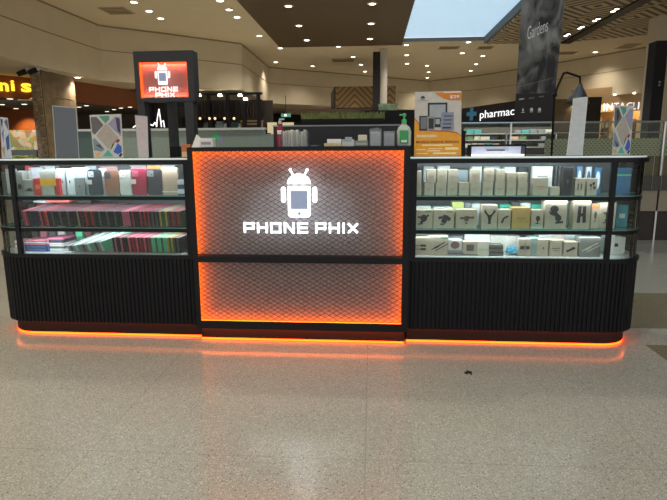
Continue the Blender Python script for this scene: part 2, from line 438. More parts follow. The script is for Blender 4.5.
for (x0_, x1_) in ((ix0-RC, ix0-RC+.006), (ix1+RC-.006, ix1+RC)):
    for (z0, z1) in ((zm1, 1.4), (.138, zm0)): LB(MB().box(x0_, x1_, -.028, .034, z0, z1), 'orange_edge_light', M_olite)
LB(MB().box(ix0-.02, ix1+.02, -.028, .034, 1.401, 1.4065), 'orange_edge_light', M_olite)
LB(MB().box(ix0-.02, ix1+.02, -.028, .034, .1315, .137), 'orange_edge_light', M_olite)
def mesh_sheet(x0, x1, z0, z1, y, dx, dz, wd):
    mb = MB(); W, H = x1-x0, z1-z0; sl = dz/dx
    n = int(W/dx + H/dz)+3
    for sgn in (1, -1):
        for k in range(-n, n+1):
            # line z = z0 + sgn*sl*(x-x0) + k*dz
            c = k*dz; pts = []
            zz = lambda x: z0+sgn*sl*(x-x0)+c
            xx = lambda z: x0+(z-z0-c)/(sgn*sl)
            for x in (x0, x1):
                if z0 <= zz(x) <= z1: pts.append((x, zz(x)))
            for z in (z0, z1):
                if x0 < xx(z) < x1: pts.append((xx(z), z))
            if len(pts) < 2: continue
            a, b = min(pts), max(pts)
            A, Bv = Vector((a[0], y+sgn*.001, a[1])), Vector((b[0], y+sgn*.001, b[1]))
            if (A-Bv).length < .01: continue
            d = (Bv-A).normalized(); nn = Vector((-d.z, 0, d.x))*wd/2
            mb.prism([A+nn, Bv+nn, Bv-nn, A-nn], (0, .0018, 0))
    return mb
M_mesh = mat('black_expanded_mesh', (.02, .018, .018), .5)
LB(mesh_sheet(ix0, ix1, zm1, zt, -.022, .0575, .034, .0034), 'mesh_screen', M_mesh)
LB(mesh_sheet(ix0, ix1, zb, zm0, -.022, .0575, .034, .0034), 'mesh_screen', M_mesh)

# the lettering: wide strokes
GL = {
 'P': [[(0, 0), (0, 1)], [(0, 1), (1, 1)], [(1, 1), (1, .42)], [(1, .42), (0, .42)]],
 'H': [[(0, 0), (0, 1)], [(1, 0), (1, 1)], [(0, .5), (1, .5)]],
 'O': [[(0, 0), (0, 1)], [(0, 1), (1, 1)], [(1, 1), (1, 0)], [(1, 0), (0, 0)]],
 'N': [[(0, 0), (0, 1)], [(0, 1), (.12, 1)], [(.08, 1), (.92, 0)], [(1, 0), (1, 1)]],
 'E': [[(0, 0), (0, 1)], [(0, 1), (1, 1)], [(0, .5), (.93, .5)], [(0, 0), (1, 0)]],
 'I': [[(.5, 0), (.5, 1)]],
 'X': [[(0, 0), (1, 1)], [(0, 1), (1, 0)]],
}
def wordmark(B, word, x, z, wd, ht, gap, y0, y1, st, m_):
    for ch in word:
        if ch == ' ': x += wd*.42; continue
        ww = wd if ch != 'I' else st
        mb = MB()
        for a, b in GL[ch]:
            ax, bx = (x+st/2+a[0]*(ww-st), x+st/2+b[0]*(ww-st)) if ch != 'I' else (x+st/2, x+st/2)
            A, Bv = Vector((ax, y0, z+st/2+a[1]*(ht-st))), Vector((bx, y0, z+st/2+b[1]*(ht-st)))
            d = (Bv-A).normalized(); n = Vector((-d.z, 0, d.x))*st/2; e = d*st/2
            if ch == 'X' : e = d*st*.2
            mb.prism([A-e+n, Bv+e+n, Bv+e-n, A-e-n], (0, y1-y0, 0))
        B(mb, 'lit_letter', m_)
        x += ww+gap
    return x
def rrect(x0, x1, z0, z1, r, y, n=5, top=True, bot=True):
    pts = []
    for (cx, cz, a0, on) in ((x1-r, z1-r, 0, top), (x0+r, z1-r, 90, top), (x0+r, z0+r, 180, bot), (x1-r, z0+r, 270, bot)):
        if on:
            for k in range(n+1):
                a = math.radians(a0+90*k/n); pts.append((cx+r*math.cos(a), y, cz+r*math.sin(a)))
        else:
            sx = x1 if a0 in (0, 270) else x0; sz = z1 if a0 in (0, 90) else z0
            pts.append((sx, y, sz))
    return pts
def robot(B, x0, z0, u, y0, y1, m_lit, m_scr, par=None):
    """robot with a phone for a body; 33 x 46 units, lower-left of the arms' box at (x0,z0)"""
    d = (0, y1-y0, 0)
    U = lambda a: x0+a*u
    V = lambda a: z0+a*u
    B(MB().prism(rrect(U(-.6), U(3.6), V(14), V(29), 2.1*u, y0), d), 'robot_arm', m_lit)
    B(MB().prism(rrect(U(29.4), U(33.6), V(14), V(29), 2.1*u, y0), d), 'robot_arm', m_lit)
    mb = MB(); dome = [(U(16.5)+11.2*u*math.cos(math.pi*k/14), y0, V(31.8)+9.6*u*math.sin(math.pi*k/14)) for k in range(15)]
    mb.prism(dome, d)
    for s in (-1, 1):
        a, b = Vector((U(16.5+s*4.8), y0, V(39))), Vector((U(16.5+s*8), y0, V(45)))
        dd = (b-a).normalized(); n = Vector((-dd.z, 0, dd.x))*.75*u
        mb.prism([a+n, b+n, b-n, a-n], d); mb.prism([(b.x+1.3*u*math.cos(k*.785), y0, b.z+1.3*u*math.sin(k*.785)) for k in range(8)], d)
    B(mb, 'robot_head', m_lit)
    for s in (-1, 1): B(MB().prism([(U(16.5+s*4.6)+.9*u*math.cos(k*.785), y0-.002, V(35.4)+.9*u*math.sin(k*.785)) for k in range(8)], (0, .0018, 0)), 'robot_eye', m_scr)
    mb = MB(); mb.prism(rrect(U(5.8), U(27.2), V(0), V(29.7), 3*u, y0, top=False), d); B(mb, 'phone_body', m_lit)
    sc = MB(); sc.prism([(U(8.4), y0-.002, V(7.8)), (U(24.6), y0-.002, V(7.8)), (U(24.6), y0-.002, V(25.5)), (U(8.4), y0-.002, V(25.5))], (0, .0018, 0))
    sc.prism([(U(16.5)+1.7*u*math.cos(k*.5236), y0-.002, V(3.6)+1.7*u*math.sin(k*.5236)) for k in range(12)], (0, .0018, 0))
    B(sc, 'phone_screen', m_scr)
a, b = P(243.5, 233.5, YF), P(357, 233.5, YF); zt_, zb_ = P(300, 223, YF).z, P(300, 233.5, YF).z
wd = (b.x-a.x)
st = .0128
LWd = (wd - .024*7 - .0 - st)/(8+.42)   # eight wide letters, one I, one word space
wordmark(LB, 'PHONE PHIX', a.x, zb_, LWd, zt_-zb_, .022, -.036, -.028, st, M_logo)
ra = P(282, 217.5, YF); u = (P(316.5, 200, YF).x-P(282, 200, YF).x)/33
robot(LB, ra.x, ra.z, u, -.036, -.028, M_logo, mat('logo_screen_grey', (.16, .2, .28), .4, emit=.35, ecol=(.5, .6, .85)))
ld = bpy.data.lights.new('logo_halo', 'AREA'); ld.shape = 'ELLIPSE'; ld.size, ld.size_y = .75, .34; ld.energy = .35; ld.color = (.8, .88, 1)
lo = bpy.data.objects.new('logo_halo', ld); COL.objects.link(lo); lo.parent = lp
lo.location = Vector((P(300, 205, 0).x, -.0275, P(300, 205, 0).z))-LS; lo.rotation_euler = (math.radians(90), 0, 0)

P = P_WORLD
# ============================================================ CEILING LIGHTS, COLUMNS, SHOPFRONTS
M_lens = mat('downlight_lens', (1, .95, .85), .4, emit=9, ecol=(1, .9, .72))
M_ring = mat('downlight_ring', (.75, .72, .66), .5)
def copy_tree(o, parent=None):
    c = o.copy(); COL.objects.link(c)
    if parent is not None: c.parent = parent
    for ch in list(o.children): copy_tree(ch, c)
    return c
def make_downlight():
    t = thing('ceiling_downlight', (0, 0, 0), 'x', 'ceiling light')
    MB().lathe([(.09, -.012), (.135, -.008), (.14, 0), (.09, 0)], n=20).build('trim_ring', M_ring, t)
    MB().lathe([(.001, -.016), (.085, -.014), (.088, -.002), (.001, -.002)], n=18).build('lens', M_lens, t)
    ld = bpy.data.lights.new('downlight_beam', 'SPOT'); ld.energy = DOWN_W; ld.spot_size = math.radians(125); ld.spot_blend = .9
    ld.color = (1, .90, .76); ld.shadow_soft_size = .1
    lo = bpy.data.objects.new('downlight_beam', ld); COL.objects.link(lo); lo.parent = t; lo.location = (0, 0, -.05)
    return t
DL = make_downlight(); first = [True]
def downlight(loc, label, group):
    o = DL if first[0] else copy_tree(DL); first[0] = False
    o.location = loc; tag(o, label, None, group); return o
ORD = {1: [''], 2: ['left one', 'right one'], 3: ['nearest of three', 'middle of three', 'farthest of three'], 4: ['nearest of four', 'second of four', 'third of four', 'farthest of four'],
       5: ['nearest of five', 'second of five', 'third of five', 'fourth of five', 'farthest of five']}
def dls(pxs, z, label, group):
    for i, p in enumerate(pxs): downlight(PZ(*p, z), label+', '+ORD[len(pxs)][i], group)
dls([(134, 2), (149, 11), (160.8, 18.3)], ZC, 'downlight in the row above the raised kiosk sign', 'downlights at far left of the ceiling')
dls([(220, .5), (229, 9.5), (237, 17), (259.3, 35.6), (280.3, 48)], ZC, 'downlight in cream ceiling along left edge of timber panel', 'downlights beside left edge of timber panel')
dls([(288.5, 6), (299, 25.6), (306.7, 40)], ZC-.07, 'downlight on the left side of the brown timber panel', 'left row of downlights in timber panel')
dls([(372.3, 3.6), (371, 23.5), (370, 38.7)], ZC-.07, 'downlight on the right side of the brown timber panel', 'right row of downlights in timber panel')
dls([(275.7, 62), (312.6, 66)], ZC, 'small downlight close to the far bulkhead, left of columns', 'downlights near far bulkhead')
dls([(338.4, 46.3), (353, 56.8), (361, 64.5), (365, 71.4)], ZC, 'small downlight in the row just left of the columns', 'downlights left of the columns')
dls([(406.3, 44.8), (406.8, 55), (407, 63.5)], ZC, 'small downlight in the row just right of the white column', 'downlights right of the columns')
dls([(427, 65.5), (428.5, 72), (427.3, 77.6)], ZC, 'tiny downlight above the orange and white poster', 'downlights above the poster')
dls([(468.5, 42), (462.3, 53), (482.8, 55.8), (476.2, 64), (470.8, 70.6)], ZC, 'small downlight between skylight and pharmacy sign', 'downlights between skylight and pharmacy')
downlight(PZ(595.2, 52, ZC), 'lone downlight in the cream ceiling right of the hanging banner', 'downlight right of the banner')
downlight(PZ(77.5, 77.2, ZB), 'downlight on the soffit just above the stone pillar', None)
for i, p in enumerate([(565.8, 34.8), (568.5, 33.4), (579.5, 27.5), (582.2, 26), (594.7, 20), (598, 18), (613, 10.4), (616.8, 8)]):
    q = PZ(*p, ZC-.24); t = thing('track_spotlight', q, 'small spotlight, one of a pair in the black track channel between patterned panels', 'spotlight', 'spotlights in the black ceiling track')
    MB().lathe([(.05, -.03), (.075, -.025), (.08, 0), (.05, 0)], n=14).build('housing', M_black, t)
    MB().lathe([(.001, -.034), (.06, -.032), (.06, -.026), (.001, -.026)], n=14).build('lens', M_lens, t)
# the rest of the ceiling lights nearer than the photograph's frame
for x in (-7, -5.2, -2.6, .3, 7.6, 11):
    for y in (-5, -1.5, 2.2, 6.5):
        downlight((x, y, ZC-(.0 if x < -3.6 else .07 if x < 1 else .2)), 'overhead downlight, %s, %s' % ({-7: 'far left column', -5.2: 'second column from left', -2.6: 'left column of timber panel', .3: 'right column of timber panel', 7.6: 'column right of skylight', 11: 'far right column'}[x], {-5: 'behind the viewer', -1.5: 'above the viewer', 2.2: 'above the kiosk', 6.5: 'beyond the kiosk'}[y]), 'downlights overhead')

# ceiling grilles
def grille(px, py, sx, sy, label):
    q = PZ(px, py, ZC); t = thing('air_grille', q, label, 'air vent', None)
    f = MB().box(-sx, sx, -sy, -sy+.05, -.02, 0).box(-sx, sx, sy-.05, sy, -.02, 0).box(-sx, -sx+.05, -sy+.05, sy-.05, -.02, 0).box(sx-.05, sx, -sy+.05, sy-.05, -.02, 0)
    f.build('frame', mat('vent_paint', 'b09a78', .7), t)
    for k in range(4): MB().box(-sx+.05, sx-.05, -sy+.1+k*(2*sy-.2)/3.6, -sy+.15+k*(2*sy-.2)/3.6, -.018, -.003).build('slat', mat('vent_slat', '8a7556', .7), t)
grille(117, 10.5, .38, .38, 'square air vent in the cream ceiling at the far left')
grille(343, 60, .5, .45, 'air vent in cream ceiling left of the black and white columns')
grille(449, 47.6, .4, .3, 'air vent just behind the skylight, left one of two')
grille(485, 47.6, .3, .3, 'air vent just behind the skylight, right one of two')
grille(564, 53, .5, .35, 'air vent in cream ceiling right of the banner')
grille(628, 46, .3, .5, 'air vent in cream ceiling beside the tall black pillar')

# columns in the middle
q = PZ(384, 49.5, ZC); y = q.y
a, b = P(379.5, 60, y).x, P(387.5, 60, y).x; r = (b-a)/2
tag(MB().lathe([(r, .0), (r, ZC-.35), (r*1.1, ZC-.3), (r*1.1, ZC-.005)], c=((a+b)/2, y, 0), n=28).build('round_column', mat('column_white', 'c6beb0', .6), smooth=False),
    'round white column reaching the ceiling just behind a black banner', 'column')
a, b = P(373, 60, y-.6).x, P(380.3, 60, y-.6).x
t = thing('column_banner', ((a+b)/2, y-.6, 0), 'tall black vertical banner board in front of the round white column', 'banner')
MB().box(-(b-a)/2, (b-a)/2, -.08, .08, 1.9, P(376, 52, y-.6).z, bev=.02).build('board', M_darker, t)
MB().box(-(b-a)/2+.02, (b-a)/2-.02, -.04, .04, 0, 1.9).build('post', M_black, t)
# black pillar at the right
y = 11.0
z1 = P(656, 42, y).z
a, b = P(651, 60, y).x, P(663, 60, y).x
t = thing('black_pillar', ((a+b)/2, y, 0), 'tall black square pillar at the right edge, right of the white lettered shop sign', 'pillar')
MB().box(-(b-a)/2, (b-a)/2, -.2, .2, 0, z1, bev=.01).build('shaft', M_darker, t)
for z in (P(654, 83, y).z, P(654, 86, y).z): MB().ball((0.02, -.2, z), .03).build('fixing_stud', M_steel, t)
yy = 13.2; a, b = P(655, 60, yy).x, P(700, 60, yy).x
struct('wall_return', MB().box(a, b, yy, yy+.6, 0, ZC), M_cream)

# ---- left shop with the lit yellow letters
pL = [PZ(-40, 70, ZB), PZ(0, 75, ZB), PZ(33, 78, ZB), PZ(76, 81.3, ZB), PZ(137, 91, ZB)]
def lerp_seg(pts, s):
    i = min(int(s), len(pts)-2); return pts[i].lerp(pts[i+1], s-i)
fa = MB(); band(fa, [(p.x, p.y) for p in pL], 0, -.15, 2.95, ZB)
fo = fa.build('shop_fascia', mat('fascia_rust', '8a4c28', .5)); tag(fo, 'rust brown sign band over the shop left of and behind the stone pillar', 'sign band')
def on_plane(px, py, A, B):
    """sight line meets the vertical plane through plan points A,B"""
    d = ray(px, py); n = Vector((-(B.y-A.y), B.x-A.x, 0)); s = n.dot(A-EYE)/n.dot(d); return EYE+d*s
A, Bp = pL[1], pL[2]; X = Vector((Bp.x-A.x, Bp.y-A.y, 0)).normalized(); N = Vector((-X.y, X.x, 0))
sg = thing('lit_shop_sign', A, 'glowing yellow letters on the rust brown band, far left', 'shop sign')
M_yl = mat('yellow_lit_letter', (1, .8, .1), .5, emit=1.3, ecol=(1, .72, .04))
for s, x0, x1, y0, y1 in (('n', -1, 8, 82.5, 91), ('i', 11, 14, 80.5, 91), ('s', 21, 31, 83, 92)):
    o_ = on_plane(x0, y1, A, Bp); w_ = (on_plane(x1, y1, A, Bp)-o_).length; h_ = on_plane(x0, y0, A, Bp).z-o_.z
    text_part('letter', s, sg, M_yl, o_-A-N*.06, w_, h_, .03, .02, xdir=X)
# shop interior seen beneath
sc_ = MB(); 
_ip = [Vector((p.x, p.y, 2.93))+Vector((-.25, .12, 0)) for p in pL]
struct('ceiling_shop', MB().prism(_ip + [Vector((-10, 30, 2.93)), Vector((-18, 26, 2.93)), Vector((-19.5, 10, 2.93))], (0, 0, .05)), mat('shop_ceiling_olive', '5b5340', .9))
for li_, (px, py) in enumerate([(2, 104.5), (10, 98.8), (16, 108.5), (24.3, 104.2), (79, 107), (86.5, 105.6), (107, 111.5), (114, 109.5), (121, 108), (130, 107)]):
    q = PZ(px, py, 2.925)
    o = MB().lathe([(.07, -.012), (.08, 0), (.06, 0)] if px > 70 else [(.08, -.012), (.09, 0), (.06, 0)], n=14).build('recessed_lamp', mat('shop_lamp', (1, .9, .7), .4, emit=1.6, ecol=(1, .9, .72)))
    o.location = q
    tag(o, ('recessed lamp under the yellow lit letters, %s' if px < 70 else 'recessed lamp in dark shop ceiling right of stone pillar, %s') % ('leftmost', 'back left', 'front middle', 'rightmost', 'first from pillar', 'second from pillar', 'third from pillar', 'fourth from pillar', 'fifth from pillar', 'sixth, nearest raised sign')[li_], 'ceiling light',
        'shop lamps at far left' if px < 70 else 'shop lamps right of stone pillar')
ly = 16.5
a, b = P(-30, 120, ly), P(36, 120, ly)
tag(MB().box(a.x, b.x, ly, ly+.2, 0, 2.95).build('timber_wall_panel', mat('rust_panel', '8a4a1e', .45, noise=(3, .15))), 'orange brown timber wall panel inside the far left shop', 'wall panel')
ld = bpy.data.lights.new('wall_washer', 'SPOT'); ld.energy = 160; ld.color = (1, .72, .42); ld.spot_size = 1.6; ld.spot_blend = .8
lo = bpy.data.objects.new('wall_washer', ld); COL.objects.link(lo); lo.location = (P(16, 110, ly-.7).x, ly-.7, 2.9); lo.rotation_euler = (math.radians(25), 0, 0)
# produce picture wall
gy = 13.5; a, b, zt2, zb2 = P(8, 130, gy).x, P(36.5, 130, gy).x, P(20, 130, gy).z, P(20, 150, gy).z
t = thing('picture_counter', ((a+b)/2, gy, 0), 'long shop counter with a colourful food picture front, left of the stone pillar', 'shop counter')
mpic = mat('food_picture', (.5, .45, .3), .4); nt = mpic.node_tree; (x, y, z), vec = xyz(nt)
v = nt.nodes.new('ShaderNodeTexVoronoi'); v.inputs['Scale'].default_value = 7; nt.links.new(vec, v.inputs['Vector'])
r = nt.nodes.new('ShaderNodeValToRGB'); e = r.color_ramp.elements
e[0].color = (.75, .7, .6, 1); e[1].color = (.15, .4, .16, 1)
for ps, c in ((.3, (.75, .38, .08, 1)), (.5, (.5, .55, .45, 1)), (.7, (.4, .42, .08, 1)), (.85, (.55, .2, .08, 1))): k = e.new(ps); k.color = c
s_ = nt.nodes.new('ShaderNodeSeparateColor'); nt.links.new(v.outputs['Color'], s_.inputs[0]); nt.links.new(s_.outputs[0], r.inputs[0])
nt.links.new(r.outputs[0], nt.nodes['Principled BSDF'].inputs['Base Color'])
MB().box(-(b-a)/2, (b-a)/2, 0, .05, zb2, zt2).build('picture_front', mpic, t)
MB().box(-(b-a)/2, (b-a)/2, .05, .8, 0, zt2-.02).build('body', M_dark, t)
MB().box(-(b-a)/2-.02, (b-a)/2+.02, -.15, .05, zb2-.25, zb2-.01).build('ledge', mat('ledge_grey', '5c6066', .4), t)
ld = bpy.data.lights.new('picture_light', 'AREA'); ld.size = 2; ld.energy = 45; lo = bpy.data.objects.new('picture_light', ld); COL.objects.link(lo); lo.parent = t; lo.location = (0, -1.2, 2.7); lo.rotation_euler = (math.radians(35), 0, 0)
# green salad strip, right beneath the ledge
for k, (px, c) in enumerate(((18, '7f8f2a'), (25, '9aa63a'), (32, '6d8a2a'), (11, '8d9430'))):
    q = P(px, 157.5, gy-.6); m_ = MB()
    for i in range(14): m_.ball((q.x+random.uniform(-.13, .13), q.y+random.uniform(-.1, .1), q.z+random.uniform(-.03, .05)), .05, (1, 1, .6), 6, 4)
    m_.box(q.x-.17, q.x+.17, q.y-.15, q.y+.15, q.z-.09, q.z-.04)
    tag(m_.build('salad_tray', mat('salad_%d' % k, c, .6, noise=(20, .4))), 'tray of green salad below the food picture left of the stone pillar', 'food tray', 'salad trays')

# ---- stone pylon with security cameras
sy = 11.4
a0, a1 = P(38.4, 66, sy), P(30.0, 80, sy)
sx1 = P(38, 66, sy).x; zt3 = P(38, 66, sy).z
m_st = mat('stone_cladding', '9a8468', .8); nt = m_st.node_tree; (x, y, z), vec = xyz(nt)
n = nt.nodes.new('ShaderNodeTexNoise'); n.inputs['Scale'].default_value = 3; n.inputs['Detail'].default_value = 8
mp = nt.nodes.new('ShaderNodeMapping'); mp.inputs['Scale'].default_value = (1, 1, 6); nt.links.new(vec, mp.inputs[0]); nt.links.new(mp.outputs[0], n.inputs['Vector'])
r = nt.nodes.new('ShaderNodeValToRGB'); r.color_ramp.elements[0].position = .35; r.color_ramp.elements[1].position = .65
r.color_ramp.elements[0].color = (*hexc('8d7860'), 1); r.color_ramp.elements[1].color = (*hexc('d0bc9e'), 1); nt.links.new(n.outputs['Fac'], r.inputs[0])
jj = nmath(nt, 'LESS_THAN', nmath(nt, 'FRACT', nmath(nt, 'DIVIDE', z, .6)), .02)
nt.links.new(mixcol(nt, jj, r.outputs[0], (.12, .09, .06)), nt.nodes['Principled BSDF'].inputs['Base Color'])
A1 = P(38.4, 65.5, 11.1); A0 = P(28.8, 66, 11.75); B1 = PZ(73, 74.5, A1.z); B1.z = 0
t = thing('stone_pylon', (A1.x, A1.y, 0), 'square stone clad pillar with a pale left face and faded artwork on its front', 'pillar')
zt3 = P(38.4, 65.5, 11.1).z
foot = [Vector((A1.x, A1.y, 0)), Vector((A0.x, A0.y, 0)), Vector((A0.x+B1.x-A1.x-.3, A0.y+B1.y-A1.y, 0)), B1]
MB().prism([p-Vector((A1.x, A1.y, 0)) for p in foot], (0, 0, zt3)).build('shaft', m_st, t)
Ap, Bq = Vector((A1.x, A1.y, 0)), B1; X = (Bq-Ap).normalized(); N = Vector((X.y, -X.x, 0))
W_ = (Bq-Ap).length
def onp(u, z): return X*u+N*.012+Vector((0, 0, z))
m_ = MB(); m_.prism([onp(.02, 0.9), onp(W_-.03, .9), onp(W_-.03, zt3-.1), onp(.02, zt3-.1)], N*.02)
m_.build('front_panel', mat('pylon_front_bronze', '76634a', .6, noise=(4, .25)), t)
def fr_(m_, u0, u1, z0, z1, w=.025, e=.032):
    for (a_, b_, c_, d_) in ((u0, u1, z0, z0+w), (u0, u1, z1-w, z1), (u0, u0+w, z0+w, z1-w), (u1-w, u1, z0+w, z1-w)):
        m_.prism([onp(a_, c_)+N*e*.6, onp(b_, c_)+N*e*.6, onp(b_, d_)+N*e*.6, onp(a_, d_)+N*e*.6], N*.012)
m_ = MB(); fr_(m_, W_*.22, W_*.9, 1.4, zt3-.75); m_.build('picture_frame', mat('frame_line', '8a7c58', .5), t)
m_ = MB(); m_.ball(onp(W_*.68, zt3-1.25)+N*.03, .11, (1, .3, 1)); m_.build('faded_red_flower', mat('faded_red', '6a2f26', .7), t)
m_ = MB(); m_.ball(onp(W_*.55, zt3-1.75)+N*.03, .13, (1.6, .3, .8)); m_.build('faded_green_leaf', mat('faded_green', '45503a', .7), t)
cx = P(27, 69, 11.0)
for (px, py, w_, lb) in ((23.5, 72.5, .13, 'left one pointing down left'), (34, 71, .12, 'right one against the pillar')):
    q = P(px, py, 10.7); t = thing('security_camera', q, 'dark security camera on the top of the stone pillar, %s' % lb, 'security camera')
    MB().tube((-w_, -.05, -.05), (.08, .02, .04), .065, .075, 14).build('body', M_black, t)
    MB().tube((-w_-.015, -.058, -.058), (-w_-.001, -.05, -.05), .05, .06, 12).build('lens', mat('lens_dark', (.03, .03, .05), .1), t)
    MB().ball((.07, .03, .08), .075).build('dome_mount', mat('mount_white', (.5, .5, .5), .4), t)
    MB().tube((.07, .03, .08), (.28, .25, .02), .025).build('bracket', M_steel, t)

# ---- dark bar / kitchen behind the raised sign
ky = 17.0
def kp(px, py, Y=ky): return P(px, py, Y)
z0k = 2.0
t = thing('bar_shopfront', (kp(230, 95).x, ky, 0), 'dark bar shopfront with black mullions and hanging slats right of the raised kiosk sign', 'shopfront')
S_ = t.location
K = lambda mb, n_, m_: setattr(mb.build(n_, m_, None, shift=S_), 'parent', t)
xa, xb = kp(140, 95).x, kp(262, 97).x; zT = kp(230, 92.5).z
K(MB().box(xa, xb, ky, ky+.12, zT-.08, zT), 'head_rail', M_black)
K(MB().box(xa, xb, ky+.02, ky+.1, kp(230, 100).z-.05, kp(230, 100).z), 'transom', M_black)
for px in (150, 208, 227, 243.5, 258): x_ = kp(px, 95).x; K(MB().box(x_-.06, x_+.06, ky-.02, ky+.14, 0, zT), 'mullion', M_black)
K(MB().box(xa, xb, ky+.6, ky+.7, kp(230, 117).z, kp(230, 100).z), 'dark_bulkhead', mat('bar_dark', '231b17', .6))
sl = 0
for k in range(22):
    x_ = kp(196+k*2.9, 95).x; zz = kp(200, 101).z
    K(MB().box(x_-.025, x_+.025, ky+.3, ky+.38, kp(200, 116+ (k % 3)).z, zz), 'hanging_slat', mat('slat_%d' % (k % 2), ('2b211c', '3a2c24')[k % 2], .6))
K(MB().box(xa, xb, ky+2.2, ky+2.3, 0, 3.4), 'rear_wall', mat('bar_rear', '3c342e', .8))
o = MB().box(xa, xb+.5, ky+.5, ky+1.2, 0, kp(230, 128).z-.1).build('service_counter', mat('bar_counter', '4d5657', .5)); tag(o, 'grey service counter inside the dark bar carrying the coffee machines', 'counter')
for px, lb in ((168, 'over the left'), (199, 'beside the raised sign'), (220, 'in the middle'), (240, 'in the middle'), (245.5, 'near the right end')):
    q = kp(px, 95.3 if px < 244 else 99, ky-.1); o = MB().lathe([(.001, -.05), (.09, -.03), (.06, .05), (.001, .06)], n=12).build('spot_lamp', M_lens); o.location = q
    tag(o, 'small bright lamp on the dark bar head rail at slot %s' % {168: 'leftmost', 199: 'second from left', 220: 'third from left', 240: 'fourth from left'}.get(px, 'rightmost'), 'lamp', 'lamps along the bar head rail')
for i, px in enumerate((200, 209.5, 215, 224.5, 234)):
    nth = ('leftmost', 'second', 'third', 'fourth', 'rightmost')[i]
    q = kp(px, 118.5, ky-.05); t2 = thing('pendant_lamp', q, 'tiny warm pendant bulb in front of the dark bar, %s of five' % nth, 'pendant lamp', 'pendant bulbs of the bar')
    MB().tube((0, 0, .05), (0, 0, .5), .008, n=6).build('cord', M_black, t2)
    MB().ball((0, 0, 0), .05).build('bulb', mat('warm_bulb', (1, .6, .3), .5, emit=1.2, ecol=(1, .6, .35)), t2)
for i, (x0, x1, y0, y1, c, nm, lb) in enumerate(((213, 221, 121, 127.5, '8fa3ad', 'coffee_machine', 'pale grey coffee machine on the bar counter, left of the blue one'), (221.5, 226, 123, 127.5, 'd8dde0', 'cup_stack', 'small bright white cup stack between the bar machines'),
        (228, 236, 121.5, 127.5, '3f5d6e', 'coffee_grinder', 'blue grey machine on the middle of the bar counter'), (236, 240, 123, 127.5, 'dfe2e2', 'white_canister', 'small white canister right of the blue grey bar machine'),
        (201, 207, 122, 127.5, '6a7076', 'drinks_fridge', 'grey box on the bar counter nearest the raised sign'))):
    a, b = kp(x0, y1, ky+.3), kp(x1, y0, ky+.3)
    t2 = thing(nm, ((a.x+b.x)/2, ky+.75, kp(230, 128).z-.1), lb, nm.replace('_', ' '))
    hw = (b.x-a.x)/2; h_ = b.z-t2.location.z
    MB().box(-hw, hw, -.15, .15, 0, h_*.75, bev=.02).build('body', mat('app_%d' % i, c, .4), t2)
    MB().box(-hw*.8, hw*.8, -.1, .1, h_*.75, h_, bev=.015).build('top', mat('appt_%d' % i, c, .3), t2)
for i, (x0, x1, y0) in enumerate(((240, 262, 120.5), (243, 260, 123.5))):
    a, b = kp(x0, y0, ky+.2), kp(x1, y0, ky+.2)
    tag(MB().box(a.x, b.x, ky+.2, ky+.48, a.z-.04, a.z).box(a.x+.02, a.x+.05, ky+.22, ky+.46, 1.5, a.z-.04).box(b.x-.05, b.x-.02, ky+.22, ky+.46, 1.5, a.z-.04).build('bar_shelf', mat('bar_shelf_tan', '9a7c5c', .5)),
        'tan shelf at the right end of the dark bar, %s one' % ('upper', 'lower')[i], 'shelf')
# brown brick-like panel under the raised sign and white outline graphics
a, b = kp(75, 110, 19.5), kp(196, 110, 19.5)
tag(MB().box(a.x, b.x, 19.5, 19.6, 0, 2.95).build('shop_rear_wall', mat('shop_rear_taupe', '5a4c40', .8, noise=(2, .2))), 'taupe shop wall seen under the raised kiosk sign', 'wall')
for i, (x0, x1, y0, y1) in enumerate(((172, 188, 105, 118), (172, 183, 120, 127.8))):
    q = P((x0+x1)/2, y1, 12+i*.4); m_ = MB(); hw = (P(x1, y0, 12).x-P(x0, y0, 12).x)/2; hh = P(x0, y0, 12).z-q.z
    for (a_, b_, c_, d_) in ((-hw, hw, 0, .04), (-hw, hw, hh-.04, hh), (-hw, -hw+.04, 0.04, hh-.04)): m_.box(a_, b_, -.02, .02, c_, d_)
    m_.box(-.02, .02, -.02, .02, -q.z+.0, 0)
    o = m_.build('metal_rack', M_black); o.location = q; tag(o, 'black metal rack outline behind the raised sign posts, %s' % ('upper and wider', 'lower and narrower')[i], 'rack')
# white outline line-art sign
q = P(133, 128, 5.2)
M_wl = mat('white_neon', (1, 1, 1), .5, emit=1.3)
t = thing('line_art_sign', q, 'white outlined line art standing on the far screen behind the raised sign', 'sign')
def Q(px, py): return P(px, py, 5.2)-q
for nm, pts in (('tower_outline', [(156.5, 127), (157.5, 117), (159, 109.5), (160.3, 118), (161.5, 127)]), ('skyline_outline', [(148, 127.5), (150, 124.5), (153, 125.5), (155, 122.5), (157, 126)]), ('shell_outline', [(161, 122), (163.5, 121), (164.5, 127.3)]), ('wave_outline', [(133, 127.6), (135.5, 125.8), (138, 127.3)])):
    MB().path([Q(*p) for p in pts], .009, 6).build(nm, M_wl, t)

